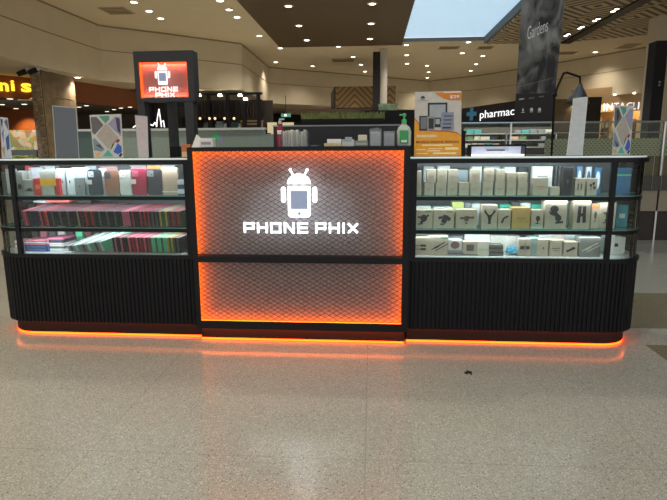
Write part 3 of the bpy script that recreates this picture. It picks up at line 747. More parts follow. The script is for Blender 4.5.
# ---- teal/pale glass screen behind the kiosk
Y2 = 3.5; zt4 = P(150, 128.6, Y2).z
t = thing('glass_screen', (P(170, 130, Y2).x, Y2, 0), 'long low screen, teal at its left and pale green at its right, behind the kiosk', 'screen')
S_ = t.location
x0, x1, x2, x3, x4 = [P(v_, 140, Y2).x for v_ in (76, 121, 265, 274, 120.9)]
K(MB().box(x0, x4, Y2, Y2+.05, .05, zt4-.03), 'teal_panel', mat('teal_panel', '47625f', .35))
K(MB().box(x4, x2, Y2, Y2+.05, .05, zt4-.03), 'pale_panel', mat('pale_green_panel', '8d9e93', .35))
K(MB().box(x2, x3, Y2, Y2+.05, .05, P(270, 134, Y2).z), 'end_panel', mat('pale_green_panel', 'a3aea3', .35))
K(MB().box(x0, x2+.01, Y2-.03, Y2+.08, zt4-.03, zt4), 'top_cap', mat('cap_white', 'cfd5d0', .4))
K(MB().box(x0, x3, Y2-.02, Y2+.07, 0, .05), 'plinth', M_black)
# small colourful sticker on it
o = MB().prism([(P(216, 138, Y2).x+.05*math.cos(k*.5236), Y2-.001, P(216, 137, Y2).z+.05*math.sin(k*.5236)) for k in range(12)], (0, -.003, 0)).build('round_sticker', mat('sticker_green', '4cc47a', .5)); tag(o, 'small round green sticker on the pale screen', 'sticker')
o = MB().prism([(P(220.5, 140, Y2).x+.045*math.cos(k*.5236), Y2-.001, P(220.5, 140, Y2).z+.045*math.sin(k*.5236)) for k in range(12)], (0, -.002, 0)).build('round_sticker', mat('sticker_lilac', '9a93b8', .5)); tag(o, 'small round lilac sticker on the pale screen', 'sticker')

# ---- chevron clad box, planters and soffit clutter in the middle distance
by = 20.4
a, b, c_, d_ = P(330, 86, by+.5), P(335.5, 86, by), P(372.5, 88, by), P(395.5, 107, by)
z0, z1 = P(350, 107.5, by).z, P(350, 86.5, by).z
t = thing('canopy_box', (0, by, 0), 'brown chevron timber clad box of a food stall behind the black banner board', 'stall canopy'); S_ = t.location
mc = mat('chevron_timber', '6b5232', .6); nt = mc.node_tree; (x, y, z), vec = xyz(nt)
zz = nmath(nt, 'ADD', nmath(nt, 'MULTIPLY', nmath(nt, 'ABSOLUTE', nmath(nt, 'SUBTRACT', nmath(nt, 'FRACT', nmath(nt, 'DIVIDE', x, 1.5)), .5)), 1.5), z)
g = nmath(nt, 'LESS_THAN', nmath(nt, 'FRACT', nmath(nt, 'DIVIDE', zz, .26)), .35)
nt.links.new(mixcol(nt, g, hexc('8a6f45'), hexc('5c4428')), nt.nodes['Principled BSDF'].inputs['Base Color'])
K(MB().box(b.x, d_.x, by, by+.06, z0, z1), 'chevron_front', mc)
K(MB().prism([(b.x, by, z0), (b.x, by, z1), (a.x-.1, by+3, z1), (a.x-.1, by+3, z0)], (-.05, 0, 0)), 'dark_side', mat('side_dark', '2c241c', .6))
K(MB().box(b.x, d_.x, by+.06, by+3, z0, z0+.06), 'underside', M_dark)
for x_ in (b.x+.1, d_.x-.1): K(MB().box(x_-.05, x_+.05, by+.2, by+.3, 0, z0), 'post', M_black)
for px in (326, 356):
    q = P(px, 110.9, by-.4); o = MB().lathe([(.001, -.03), (.09, -.03), (.09, .02), (.001, .02)], n=12).build('stall_lamp', M_lens); o.location = q
    tag(o, 'small lamp under the chevron timber box, %s' % ('left one' if px < 340 else 'right one'), 'lamp')
o = MB().box(P(285, 112, by-.6).x, P(372, 112, by-.6).x, by-.7, by-.45, P(330, 114, by-.6).z, P(330, 109, by-.6).z).build('stall_counter_top', mat('stall_brown', '4a3428', .6)); tag(o, 'dark brown stall beam below the chevron timber box', 'beam')
# grassy planter
def planter(name, px0, px1, pt, pb, Y, leaf, box, label, nl, pg, lab2=None):
    a, b = P(px0, pb, Y), P(px1, pt, Y); zg = P(px0, pg, Y).z
    t = thing(name, ((a.x+b.x)/2, Y, a.z), label, 'planter')
    hw = (b.x-a.x)/2
    MB().box(-hw, hw, -.14, .14, 0, zg-a.z, bev=.01).build('trough', box, t)
    m_ = MB(); random.seed(3)
    for k in range(nl):
        x_, y_ = random.uniform(-hw, hw), random.uniform(-.13, .13); h_ = (b.z-zg)*random.choice((.5, .7, .9, 1.1, 1.35))
        p0 = Vector((x_, y_, zg-a.z-.01)); d = Vector((random.uniform(-.35, .35), random.uniform(-.3, .3), 1))*h_
        m_.prism([p0-Vector((.012, 0, 0)), p0+Vector((.012, 0, 0)), p0+d*.6+Vector((.014, 0, 0)), p0+d, p0+d*.6-Vector((.014, 0, 0))], (0, .003, 0))
    o = m_.build('grass', leaf, t); o['kind'] = 'stuff'
    return t
pt_ = planter('grass_planter', 302, 384, 112.5, 123.5, 5.2, mat('grass_dull', '7c8850', .8, noise=(8, .4)), M_darker, 'black trough of dull green grasses behind the kiosk, left of the sanitiser bottle', 520, 119.5)
m_pl = MB().box(-1.4, .9, -.2, .2, -1.9+.3, -.001); 
o = MB().box(P(268, 125, 5.2).x, P(462, 125, 5.2).x, 5.0, 5.45, 0, pt_.location.z-.001).build('black_divider', M_black); tag(o, 'long black divider wall carrying the grass trough behind the kiosk', 'divider')
a = P(362, 118, 5.9); b = P(412, 110, 5.9)
o = MB().box(P(361, 118, 5.9).x, P(413, 118, 5.9).x, 5.6, 6.4, 0, P(380, 111.5, 5.9).z).build('black_counter', M_black); tag(o, 'black stall counter carrying the small pale green hedge box', 'counter')
t = planter('hedge_box', 378.5, 397, 103.5, 111.4, 6.0, mat('hedge_green', '7e9a6e', .8, noise=(14, .35)), mat('hedge_trough', '9fb08c', .6, noise=(16, .4)), 'small pale green hedge in a trough at the foot of the white column', 420, 105)
# leafy dark ceiling edge and exit sign
t = thing('exit_sign', P(286, 115.3, 19), 'small lit green and white exit sign in the dark area left of the grass planter', 'exit sign')
MB().box(-.2, .2, -.03, .03, -.07, .07).build('housing', mat('exit_green', (.05, .3, .2), .5, emit=.25, ecol=(.2, .6, .4)), t)
MB().box(-.07, .03, -.034, -.03, -.045, .045).build('running_figure', mat('exit_white', (1, 1, 1), .5, emit=.6), t)
MB().box(-.01, .01, -.01, .01, .1, .8).build('hanger', M_black, t)
a, b = P(266, 113.5, 18), P(330, 107, 18)
# yellow-lit menu boards at left of black screen
for i, (x0, x1) in enumerate(((267.5, 276.5), (282.5, 293.5))):
    a, b = P(x0, 133 if i == 0 else 126, 4.5), P(x1, 122.3, 4.5)
    o = MB().box(a.x, b.x, 4.5, 4.54, a.z, b.z).box((a.x+b.x)/2-.02, (a.x+b.x)/2+.02, 4.5, 4.53, 0, a.z).build('menu_board', mat('menu_cream', (.7, .6, .4), .5, emit=.35, ecol=(.9, .75, .45)))
    tag(o, 'small lit cream menu board behind the kiosk, %s the red bottle' % ('left of', 'right of')[i], 'menu board')
a, b = P(408.5, 125.5, 8), P(414, 118, 8)
tag(MB().box(a.x, b.x, 8, 8.05, a.z, b.z).box(a.x+.1, a.x+.12, 8.01, 8.04, 0, a.z).build('light_box', mat('lit_panel', (.9, .6, .4), .5, emit=1.0, ecol=(1, .6, .35))), 'small warm lit panel just left of the orange and white poster', 'light box')
# big leafy dark backdrop band (shop interiors under the far bulkhead)
q0, q1 = P(262, 113, 30), P(470, 113, 30)
tag(MB().box(q0.x, q1.x, 30, 30.2, 0, 3.4).build('dark_shopfront', mat('far_dark', '2d2a22', .9, noise=(1.5, .5))), 'dark unlit shopfront far behind the grass planter', 'shopfront')

# ---- pharmacy
fy = 25.5
A, Bp = P(461, 113, fy+.6), P(513, 111, fy-1.6)
X = Vector((Bp.x-A.x, Bp.y-A.y, 0)).normalized(); N = Vector((-X.y, X.x, 0))
o_, e_ = on_plane(461.5, 122.5, A, Bp), on_plane(540, 119, A, Bp); zt5 = on_plane(461.5, 108.5, A, Bp).z
t = thing('pharmacy_sign', o_, 'black shop sign with white lit word pharmac and blue cross, left of hanging banner', 'shop sign')
L_ = Vector((e_.x-o_.x, e_.y-o_.y, 0)).length; H_ = zt5-o_.z
MB().prism([(0, 0, 0), X*L_, X*L_+Vector((0, 0, H_+.25)), (0, 0, H_)], N*.2).build('sign_band', mat('sign_black', '10121a', .5), t)
w0, w1 = on_plane(480.5, 119, A, Bp), on_plane(519, 116.5, A, Bp)
M_pw = mat('pharm_lit', (1, 1, 1), .5, emit=1.0, ecol=(.9, .92, 1))
text_part('lettering', 'pharmacy', t, M_pw, w0-o_-N*.06+Vector((0, 0, -.1)), Vector((w1.x-w0.x, w1.y-w0.y, 0)).length*1.02, (on_plane(481, 109, A, Bp)-on_plane(481, 119, A, Bp)).z, .005, .0, xdir=X+Vector((0, 0, .045)))
cc = on_plane(472.3, 114, A, Bp)-o_-N*.05
for k, (rx, rz) in enumerate(((.13, .33), (.33, .13))):
    pass
m_ = MB()
cr = [(-.1, -.33), (.1, -.33), (.1, -.1), (.3, -.1), (.3, .1), (.1, .1), (.1, .33), (-.1, .33), (-.1, .1), (-.3, .1), (-.3, -.1), (-.1, -.1)]
m_.prism([cc+X*u_+Vector((0, 0, v_)) for u_, v_ in cr], -N*.03).build('blue_cross', mat('blue_cross', '2d5a78', .5, emit=.15, ecol=(.1, .35, .55)), t)
# shelves with products below the sign
random.seed(11)
gy = 13.0
a, b = P(455, 150, gy), P(556, 150, gy)
ld = bpy.data.lights.new('gondola_fill', 'AREA'); ld.shape = 'RECTANGLE'; ld.size = 3.5; ld.size_y = .3; ld.energy = 110; ld.color = (1, .96, .9)  # added fill that brightens the goods on the gondola, no fitting of its own
lo = bpy.data.objects.new('gondola_fill', ld); COL.objects.link(lo); lo.location = ((a.x+b.x)/2, gy-.9, 3.3); lo.rotation_euler = (math.radians(20), 0, 0)
t = thing('product_gondola', ((a.x+b.x)/2, gy, 0), 'long open shop shelving unit under the pharmacy sign and hanging banner', 'shelving'); S_ = t.location
K(MB().box(a.x, b.x, gy+.45, gy+.5, 0, P(470, 127, gy).z), 'back_board', mat('gondola_back', '57504a', .8))
lev = [P(470, v_, gy).z for v_ in (133.5, 140, 147, 155)]
for z_ in lev: K(MB().box(a.x, b.x, gy, gy+.45, z_-.03, z_), 'shelf', mat('gondola_shelf', 'a9a6a0', .5))
for x_ in (a.x, (a.x+b.x)/2, b.x-.04): K(MB().box(x_, x_+.04, gy, gy+.44, 0, lev[0]), 'upright', M_steel)
cols = [('c94f55', 'red'), ('d9d4c8', 'white'), ('4aa3a6', 'teal'), ('22283a', 'navy'), ('8a8f93', 'grey'), ('e0b8a8', 'pink'), ('3a3a38', 'black'), ('6f8f5a', 'green')]
for li, z_ in enumerate(lev[:3]):
    x_ = a.x+.1
    while x_ < b.x-.3:
        far = x_ > a.x+2.0
        ww = random.uniform(.16, .30); hh = random.uniform(.09, .13); ch = random.choice(cols[1:] if not far else [cols[4], cols[6], cols[1], cols[4]])
        if random.random() < .88 and min(abs(x_+ww/2-u_) for u_ in (a.x+.02, (a.x+b.x)/2+.02, b.x-.02)) > ww/2+.03:
            m_ = MB().box(-ww/2+.01, ww/2-.01, -.1, .1, 0, hh, bev=.01)
            o = m_.build('product_pack', mat('pack_'+ch[1], ch[0], .5)); o.location = (x_+ww/2, gy+.14, z_+.001)
            tag(o, '%s product pack on the %s shelf of the far unit %s' % (ch[1], ('top', 'middle', 'lower')[li], 'behind the banner' if far else 'under the pharmacy sign'), 'product pack', '%s packs on far %s shelf %s' % (ch[1], ('top', 'middle', 'lower')[li], 'right' if far else 'left'))
        x_ += ww

# ---- right-hand jewellery shop
jy = 21.0
jA, jB = P(600, 104, jy), P(650, 102.5, jy-1.4)
X = Vector((jB.x-jA.x, jB.y-jA.y, 0)).normalized(); N = Vector((-X.y, X.x, 0))
o_ = on_plane(603.5, 109.2, jA, jB); e_ = on_plane(647, 107.6, jA, jB)
t = thing('lit_shop_sign', o_, 'white lit INTAGLIO letters on the tan bulkhead left of the black pillar', 'shop sign')
for k, (ch, x0, x1) in enumerate((('I', 604, 605.4), ('N', 607, 613), ('T', 614.2, 619.2), ('A', 619.6, 625.8), ('G', 626.8, 632.6), ('L', 633.8, 636.6), ('I', 638.4, 639.6), ('O', 641.2, 648))):
    p0, p1, p2 = on_plane(x0, 110.6-(x0-603)*.035, jA, jB), on_plane(x1, 110, jA, jB), on_plane(x0, 103.6-(x0-603)*.04, jA, jB)
    text_part('letter', ch, t, M_pw, p0-o_-N*.08, Vector((p1.x-p0.x, p1.y-p0.y, 0)).length, p2.z-p0.z, .005, 0, xdir=X)
jz = on_plane(603, 112, jA, jB).z
a, b = on_plane(570, 112, jA, jB), on_plane(700, 112, jA, jB)
o = MB().prism([(a.x, a.y, jz), (b.x, b.y, jz), (b.x, b.y, ZB+.3), (a.x, a.y, ZB+.3)], N*.3).build('shop_fascia', mat('fascia_tan', 'a3875f', .8)); tag(o, 'tan sign band behind the white lit INTAGLIO letters', 'sign band')
# interior: lit warm back wall and shelf bays
by2 = jy+1.2
a, b = P(598, 130, by2), P(652, 130, by2-1.6)
o = MB().prism([(a.x, a.y, 0), (b.x, b.y, 0), (b.x, b.y, 3.2), (a.x, a.y, 3.2)], N*.1).build('display_wall', mat('warm_display_wall', 'b5894f', .6)); tag(o, 'warm lit display wall of the shop under the INTAGLIO sign', 'display wall')
for i, px in enumerate((605, 617, 632, 644)):
    q = on_plane(px, 150, a, b); t = thing('shelf_bay', (q.x-N.x*.25, q.y-N.y*.25, 0), 'lit shop shelf bay, %s of four under the INTAGLIO sign' % ('leftmost', 'second from left', 'third from left', 'rightmost')[i], 'shelving')
    hw = .24
    for s_ in (-1, 1): MB().box(s_*hw-.02, s_*hw+.02, -.15, .15, 0, 2.7).build('upright', mat('bay_cream', 'd9b98a', .5), t)
    for k in range(6): MB().box(-hw+.02, hw-.02, -.15, .15, .9+k*.33, .93+k*.33).build('shelf', mat('bay_shelf', '9a7b4e', .5), t)
    for k in range(5):
        for jx in (-.12, .1):
            c = random.choice(['5c6b4a', 'd6cdb4', '4a3a2c', '8fa08a'])
            o = MB().lathe([(.06, 0), (.08, .04), (.08, .15), (.04, .2), (.04, .22)], n=10).build('display_jar', mat('jar_'+c, c, .4)); o.location = t.location+Vector((jx, -.02, .93+k*.33))
            tag(o, 'small jar on the %s shelf bay under the INTAGLIO sign' % ('leftmost', 'second', 'third', 'rightmost')[i], 'jar', 'jars in shelf bay %s' % ('leftmost', 'second', 'third', 'rightmost')[i])
ld = bpy.data.lights.new('shop_light', 'AREA'); ld.shape = 'RECTANGLE'; ld.size = 5; ld.size_y = 1; ld.energy = 110; ld.color = (1, .82, .56)
lo = bpy.data.objects.new('shop_light', ld); COL.objects.link(lo); lo.location = (P(625, 120, jy).x, jy-.3, 3.15); lo.rotation_euler = (math.radians(10), 0, 0)
for px, py in ((617, 98), (636.5, 97.3)):
    q = on_plane(px, py, jA, jB)-N*.25; o = MB().lathe([(.001, -.03), (.05, -.02), (.05, .02), (.001, .02)], n=12).build('sign_lamp', M_lens); o.location = (q.x, q.y, ZB-.05)
    tag(o, 'small lamp above the INTAGLIO letters, %s one' % ('left' if px < 620 else 'right'), 'lamp')
o_ = on_plane(586, 120, jA, jB)
a = P(586, 110, jy-1); b = P(601, 110, jy-1)
tag(MB().box(a.x, b.x, jy-1, jy-.7, 0, P(590, 97, jy-1).z).build('dark_pilaster', mat('pilaster', '2f261e', .7)), 'dark brown pilaster left of the INTAGLIO sign', 'pilaster')
a = P(553, 110, jy-.5); b = P(586, 110, jy-.5)
tag(MB().box(a.x, b.x, jy-.5, jy-.3, 0, P(570, 99, jy-.5).z).build('tan_wall_panel', mat('tan_panel', '6e5c45', .8, noise=(2, .3))), 'dim tan wall panel behind the black wall lamp', 'wall panel')

# ---- screen counter and rail behind the right end of the kiosk
sy2 = 4.6
x0, x1 = P(546, 150, sy2).x, 7.2
Z = lambda py: P(650, py, sy2).z
t = thing('cafe_barrier', ((x0+x1)/2, sy2, 0), 'cafe barrier with patterned screen, glass and steel rail behind the right end', 'barrier'); S_ = t.location
K(MB().box(x0, x1, sy2+.02, sy2+.3, 0, Z(211)), 'dark_base', mat('base_dark', '28201b', .5))
K(MB().box(x0, x1, sy2, sy2+.3, Z(211), Z(190.5)), 'cream_tile_band', mat('tile_band_cream', '9a917e', .5))
K(MB().box(x0, x1, sy2-.02, sy2+.3, Z(190.5), Z(175.5)), 'grey_band', mat('grey_band', '47443c', .5))
K(MB().box(x0, x1, sy2+.05, sy2+.09, Z(175.5), Z(156)), 'olive_panel', mat('olive_panel', '6f6a4f', .7))
ms = mat('patterned_screen', 'b3ad92', .6); nt = ms.node_tree; (x, y, z), vec = xyz(nt)
rw = nmath(nt, 'FLOOR', nmath(nt, 'DIVIDE', z, .032)); xo = nmath(nt, 'ADD', nmath(nt, 'DIVIDE', x, .06), nmath(nt, 'MULTIPLY', rw, .5))
g = nmath(nt, 'MULTIPLY', nmath(nt, 'LESS_THAN', nmath(nt, 'FRACT', xo), .5), nmath(nt, 'LESS_THAN', nmath(nt, 'FRACT', nmath(nt, 'DIVIDE', z, .032)), .6))
nt.links.new(mixcol(nt, g, hexc('c2bda0'), hexc('8a8468')), nt.nodes['Principled BSDF'].inputs['Base Color'])
K(MB().box(x0, x1, sy2+.04, sy2+.08, Z(156)+.001, Z(138)), 'patterned_screen', ms)
xx = x0
while xx < x1:
    K(MB().tube((xx, sy2-.03, Z(190)), (xx, sy2-.03, Z(156)), .004, n=6), 'wire_bar', M_steel); xx += .13
K(MB().tube((P(462, 122, sy2).x, sy2+.02, Z(121.5)), (x1, sy2+.02, Z(121.5)), .014), 'hand_rail', M_steel)
K(MB().tube((x0, sy2+.02, Z(132)), (x1, sy2+.02, Z(132)), .008), 'mid_rail', M_steel)
for px in (511, 578, 625, 665): K(MB().box(P(px, 130, sy2).x-.012, P(px, 130, sy2).x+.012, sy2, sy2+.035, 0, Z(121.5)), 'post', M_steel)
K(MB().box(P(462, 122, sy2).x, x1, sy2+.015, sy2+.024, Z(156), Z(122)), 'glass_pane', glass('barrier_glass', (.9, .94, .9), .95, body=(.35, .38, .33)))

# ---- hanging banner
hy = 6.0
tl, tr, bl, br = P(522.5, -6, hy), P(565.5, -6, hy), P(514.5, 120.5, hy), P(552, 122.5, hy)
t = thing('hanging_banner', bl, 'large dark marbled hanging banner with pale script lettering, right of the skylight', 'banner')
m_b = mat('banner_marble', '2b2827', .6); nt = m_b.node_tree; (x, y, z), vec = xyz(nt)
n = nt.nodes.new('ShaderNodeTexNoise'); n.inputs['Scale'].default_value = 2.6; n.inputs['Detail'].default_value = 6; n.inputs['Distortion'].default_value = .8
mp = nt.nodes.new('ShaderNodeMapping'); mp.inputs['Scale'].default_value = (1.6, 1, .8); nt.links.new(vec, mp.inputs[0]); nt.links.new(mp.outputs[0], n.inputs['Vector'])
r = nt.nodes.new('ShaderNodeValToRGB'); r.color_ramp.elements[0].position = .40; r.color_ramp.elements[1].position = .66
r.color_ramp.elements[0].color = (*hexc('2b2725'), 1); r.color_ramp.elements[1].color = (*hexc('9a968e'), 1); nt.links.new(n.outputs['Fac'], r.inputs[0])
zf = nmath(nt, 'MULTIPLY', nmath(nt, 'GREATER_THAN', z, .45), 1.0)
nt.links.new(mixcol(nt, zf, hexc('282321'), r.outputs[0]), nt.nodes['Principled BSDF'].inputs['Base Color'])
MB().prism([Vector((0, 0, 0)), br-bl, tr-bl, tl-bl], (0, .02, 0)).build('fabric', m_b, t)
HB = lambda px, py: P(px, py, hy-.005)-bl
M_pale = mat('banner_pale', 'f2efe8', .6); M_dim = mat('banner_dim', '8d8883', .6)
q0, q1 = HB(527.5, 40), HB(547.5, 30)
text_part('script_lettering', 'Gardens', t, M_pale, q0, (q1-q0).length, (HB(528, 27)-HB(528, 40)).z, .001, -.004, .12, xdir=(1, 0, .42), zdir=(-.06, 0, 1))
for (xa_, ya_, xb_, yb_) in ((521, 57, 555, 45), (518, 87, 553, 78)):
    MB().tube(HB(xa_, ya_), HB(xb_, yb_), .004, n=6).build('thin_rule', M_dim, t)
for i, (px, py) in enumerate(((519, 100), (529, 99), (539, 97.5))):
    m_ = MB()
    for k in range(5): m_.box(HB(px, py).x+k*.018, HB(px, py).x+k*.018+.011, HB(px, py).y-.003, HB(px, py).y, HB(px, py).z+k*.002, HB(px, py).z+.022+k*.002)
    m_.build('small_caption', M_pale if i == 0 else M_dim, t)
for i, (px, py) in enumerate(((523, 110), (531.5, 109.5), (539.5, 109.5))):
    q = HB(px, py); m_ = MB()
    m_.prism([q+Vector((.028*math.cos(k*1.0472)*(.5 if i == 0 else 1), -.003, .032*math.sin(k*1.0472))) for k in range(6)], (0, .002, 0))
    m_.prism([q+Vector((-.03, -.003, -.045)), q+Vector((.03, -.003, -.045)), q+Vector((.03, -.003, -.036)), q+Vector((-.03, -.003, -.036))], (0, .002, 0))
    m_.build('small_emblem', M_pale, t)
MB().tube(tl-bl+Vector((-.05, 0, 0)), tr-bl+Vector((.05, 0, 0)), .02).build('top_bar', M_steel, t)
MB().tube(bl-bl+Vector((-.02, 0.01, 0)), br-bl+Vector((.02, .01, 0)), .012).build('bottom_bar', M_black, t)
for c in (tl, tr): MB().tube(c-bl, Vector((c.x-bl.x, 0, ZC-.2-bl.z)), .005, n=6).build('hanging_wire', M_steel, t)

# ---- black gooseneck lamp
gy = 3.2
G = lambda px, py, Y=gy: P(px, py, Y)
base = G(553, 160)
t = thing('gooseneck_lamp', (base.x, gy, 0), 'tall black gooseneck floor lamp with conical silver grey shade, right of the banner', 'lamp'); S_ = t.location
K(MB().tube((base.x, gy, 0), G(554.5, 97), .014), 'pole', M_black)
K(MB().path([G(554.5, 97), G(557, 88), G(563.5, 73.5), G(567, 72.5), G(580, 77), G(580.3, 86)], .013), 'curved_arm', M_black)
K(MB().ball(G(554.8, 95), .028), 'joint', M_black)
K(MB().lathe([(.16, 0), (.16, .02), (0.001+.03, .03)], c=(base.x, gy, 0), n=24), 'base', M_black)
ap = G(580.3, 84); rim_c = G(577, 102)
ax = (Vector((rim_c.x, gy-.03, rim_c.z))-ap)
prof = [(.02, 0), (.03, .03), (.06, .08), (.10, .15), (.13, .22), (.132, .226), (.1, .21)]
m_ = MB(); m_.lathe(prof, n=28)
rot = Vector((0, 0, 1)).rotation_difference(ax.normalized()).to_matrix().to_4x4()
bmesh.ops.transform(m_.bm, matrix=Matrix.Translation(ap-Vector((0, 0, 0))) @ rot, verts=m_.bm.verts[:])
K(m_, 'conical_shade', mat('shade_grey', (.10, .105, .11), .4, .7))
P = P_KIOSK
KSET = set(o.name for o in SC.objects)
# ============================================================ THE REAR OF THE KIOSK
RY = 1.9
t = thing('rear_counter', (-.5, RY+.35, 0), 'long black rear counter of the kiosk carrying the raised sign and black screen', 'counter'); S_ = t.location
K(MB().box(-2.7, 1.75, RY, RY+.7, .06, 1.28), 'body', M_black)
K(MB().box(-2.72, 1.77, RY-.02, RY+.72, 1.28, 1.31), 'worktop', M_rail)
K(MB().box(-2.68, 1.73, RY+.05, RY+.66, 0, .06), 'kick_plate', M_kick)
x0, x1, zt6 = P(273.5, 135, RY).x, P(401, 135, RY).x, P(330, 125.5, RY).z
t = thing('privacy_screen', ((x0+x1)/2, RY+.05, 1.31), 'black upright screen with thin grey top edge behind the small boxes on the panel', 'screen'); S_ = t.location
K(MB().box(x0, P(466, 140, RY).x, RY+.03, RY+.07, 1.311, P(430, 131, RY).z), 'low_panel', M_black)
K(MB().box(x0, x1, RY+.0, RY+.0295, 1.311, zt6-.008), 'panel', mat('screen_navy_black', (.012, .014, .02), .5))
K(MB().box(x0-.005, x1+.005, RY-.005, RY+.035, zt6-.008, zt6+.006), 'top_edge', mat('edge_grey', (.32, .33, .34), .4))
# raised sign
zs0, zs1 = P(160, 101.5, RY).z, P(160, 50.8, RY).z
xs0, xs1 = P(133.4, 60, RY).x, P(193.3, 70, RY).x
t = thing('raised_sign', ((xs0+xs1)/2, RY+.1, 1.31), 'raised black framed light box sign with small lit robot logo on two posts', 'sign'); S_ = t.location
ix_0, ix_1, iz0, iz1 = P(139.5, 80, RY).x, P(187.5, 80, RY).x, P(160, 97.8, RY).z, P(160, 62, RY).z
K(MB().box(xs0, ix_0, RY, RY+.16, zs0, zs1).box(ix_1, xs1, RY, RY+.16, zs0, zs1).box(ix_0, ix_1, RY, RY+.16, iz1, zs1).box(ix_0, ix_1, RY, RY+.16, zs0, iz0), 'frame', M_signblack)
K(MB().box(ix_0, ix_1, RY+.05, RY+.09, iz0, iz1), 'backing_board', mat('sign_backing', (.42, .30, .30), .5, noise=(80, .4)))
K(MB().box(ix_0, ix_0+.012, RY+.012, RY+.05, iz0, iz1).box(ix_1-.006, ix_1, RY+.012, RY+.05, iz0, iz1).box(ix_0+.012, ix_1-.006, RY+.012, RY+.05, iz1-.006, iz1), 'orange_edge_light', mat('orange_edge_soft', (1, .2, .02), .5, emit=2.0, ecol=(1, .09, .01)))
K(mesh_sheet(ix_0, ix_1, iz0, iz1, RY+.008, .036, .022, .0028), 'mesh_screen', M_mesh)
ld = bpy.data.lights.new('sign_glow', 'AREA'); ld.shape = 'RECTANGLE'; ld.size = ix_1-ix_0-.04; ld.size_y = .02; ld.energy = 1.6; ld.color = (1, .2, .1)
lo = bpy.data.objects.new('sign_glow', ld); COL.objects.link(lo); lo.parent = t; lo.location = Vector(((ix_0+ix_1)/2, RY+.03, iz1-.01))-S_
ld = bpy.data.lights.new('sign_glow', 'AREA'); ld.shape = 'RECTANGLE'; ld.size = ix_1-ix_0-.04; ld.size_y = .02; ld.energy = 1.2; ld.color = (1, .2, .1)
lo = bpy.data.objects.new('sign_glow', ld); COL.objects.link(lo); lo.parent = t; lo.location = Vector(((ix_0+ix_1)/2, RY+.03, iz0+.01))-S_; lo.rotation_euler = (math.pi, 0, 0)
def SB(mb, n_, m_): mb.build(n_, m_, None, shift=S_).parent = t
yy0, yy1 = RY-.006, RY-.001
ra = P(156, 85, RY); uu = (P(170.5, 80, RY).x-P(156, 80, RY).x)/33
M_logo2 = mat('small_logo_lit', (1, 1, 1), .4, emit=1.1)
robot(SB, ra.x, ra.z, uu, yy0, yy1, M_logo2, mat('logo_screen_grey', (.16, .2, .28), .4))
for wd_, x0_, x1_, zb_, zt_ in (('PHONE', 149.5, 178.3, 91.8, 87.2), ('PHIX', 156, 175, 97.2, 92.8)):
    a, b = P(x0_, zb_, RY), P(x1_, zb_, RY); ht = P(x0_, zt_, RY).z-a.z; n_w = 5 if wd_ == 'PHONE' else 3; gp_ = .014; st_ = .009
    Lw = (b.x-a.x-(len(wd_)-1)*gp_-(st_ if wd_ == 'PHIX' else 0))/n_w
    wordmark(SB, wd_, a.x, a.z, Lw, ht, gp_, yy0, yy1, st_, M_logo2)
for px0, px1, dy in ((137.5, 144.5, .0), (167, 173.5, .55), (184.5, 193, .0), ):
    a, b = P(px0, 118, RY+dy).x, P(px1, 118, RY+dy).x
    SB(MB().box(a, b, RY+.02+dy, RY+.14+dy, 1.311, zs0 if dy == 0 else zs0+.1), 'post', M_signblack)
SB(MB().box(P(167, 118, RY+.55).x, P(173.5, 118, RY+.55).x, RY+.161, RY+.69, zs0+.04, zs0+.1), 'rear_brace', M_signblack)
# dark box on the rear counter and orange pouch
def simple_box(name, px0, px1, pyt, pyb, Y, D, m_, label, cat, bev=.003, z0=None, group=None, parts=()):
    a, b = P(px0, pyb, Y), P(px1, pyt, Y); zb_ = a.z if z0 is None else z0
    if parts:
        t = thing(name, ((a.x+b.x)/2, Y+D/2, zb_), label, cat, group)
        MB().box(-(b.x-a.x)/2, (b.x-a.x)/2, -D/2, D/2, 0, b.z-zb_, bev=bev).build('body', m_, t)
        for f in parts: f(t, (b.x-a.x), D, b.z-zb_)
        return t
    o = MB().box(-(b.x-a.x)/2, (b.x-a.x)/2, -D/2, D/2, 0, b.z-zb_, bev=bev).build(name, m_); o.location = ((a.x+b.x)/2, Y+D/2, zb_)
    return tag(o, label, cat, group)
simple_box('card_terminal', 170, 183, 146.2, 155, 1.3-.6, .08, M_black, 'small black box on the left counter glass beside the logo panel', 'box', z0=ZR1+.0146)
# ============================================================ ON TOP OF THE LOGO PANEL
ZT = 1.4155
def flap(c, u0, u1, v0, v1, nm='printed_label'):
    def f(t, W, D, H): MB().box(-W/2+u0*W, -W/2+u1*W, -D/2-.0012, -D/2-.0002, v0*H, v1*H).build(nm, mat('lab_'+c, c, .5), t)
    return f
simple_box('orange_pouch_box', 181.5, 190, 144.3, 154, .12, .05, mat('pouch_orange', 'b96a3a', .5), 'small orange and cream box on the counter glass touching the logo panel', 'box', z0=ZR1+.0146, parts=(flap('d8b48a', .05, .95, .05, .45),))
def Tbox(name, x0, x1, yt, Y, D, m_, label, cat, **k): return simple_box(name, x0, x1, yt, 147, Y, D, m_, label, cat, z0=ZT, **k)
# tent card
a, b = P(191.5, 147, .10), P(200, 134.3, .10)
o = MB().prism([(a.x, .10, ZT), (b.x, .10, ZT), (b.x-.01, .12, b.z-.02), (a.x+.035, .12, b.z)], (0, .004, 0)).prism([(a.x, .17, ZT), (b.x, .17, ZT), (b.x-.01, .125, b.z-.02), (a.x+.035, .125, b.z)], (0, .004, 0)).build('tent_card', M_white)
tag(o, 'folded white tent card at the left end of the logo panel top', 'tent card')
Tbox('white_card_box', 199.5, 212.5, 138.3, .1, .07, M_white, 'low white box with faint grey print right of the folded tent card', 'box', parts=(flap('9a9a9e', .12, .85, .3, .62),))
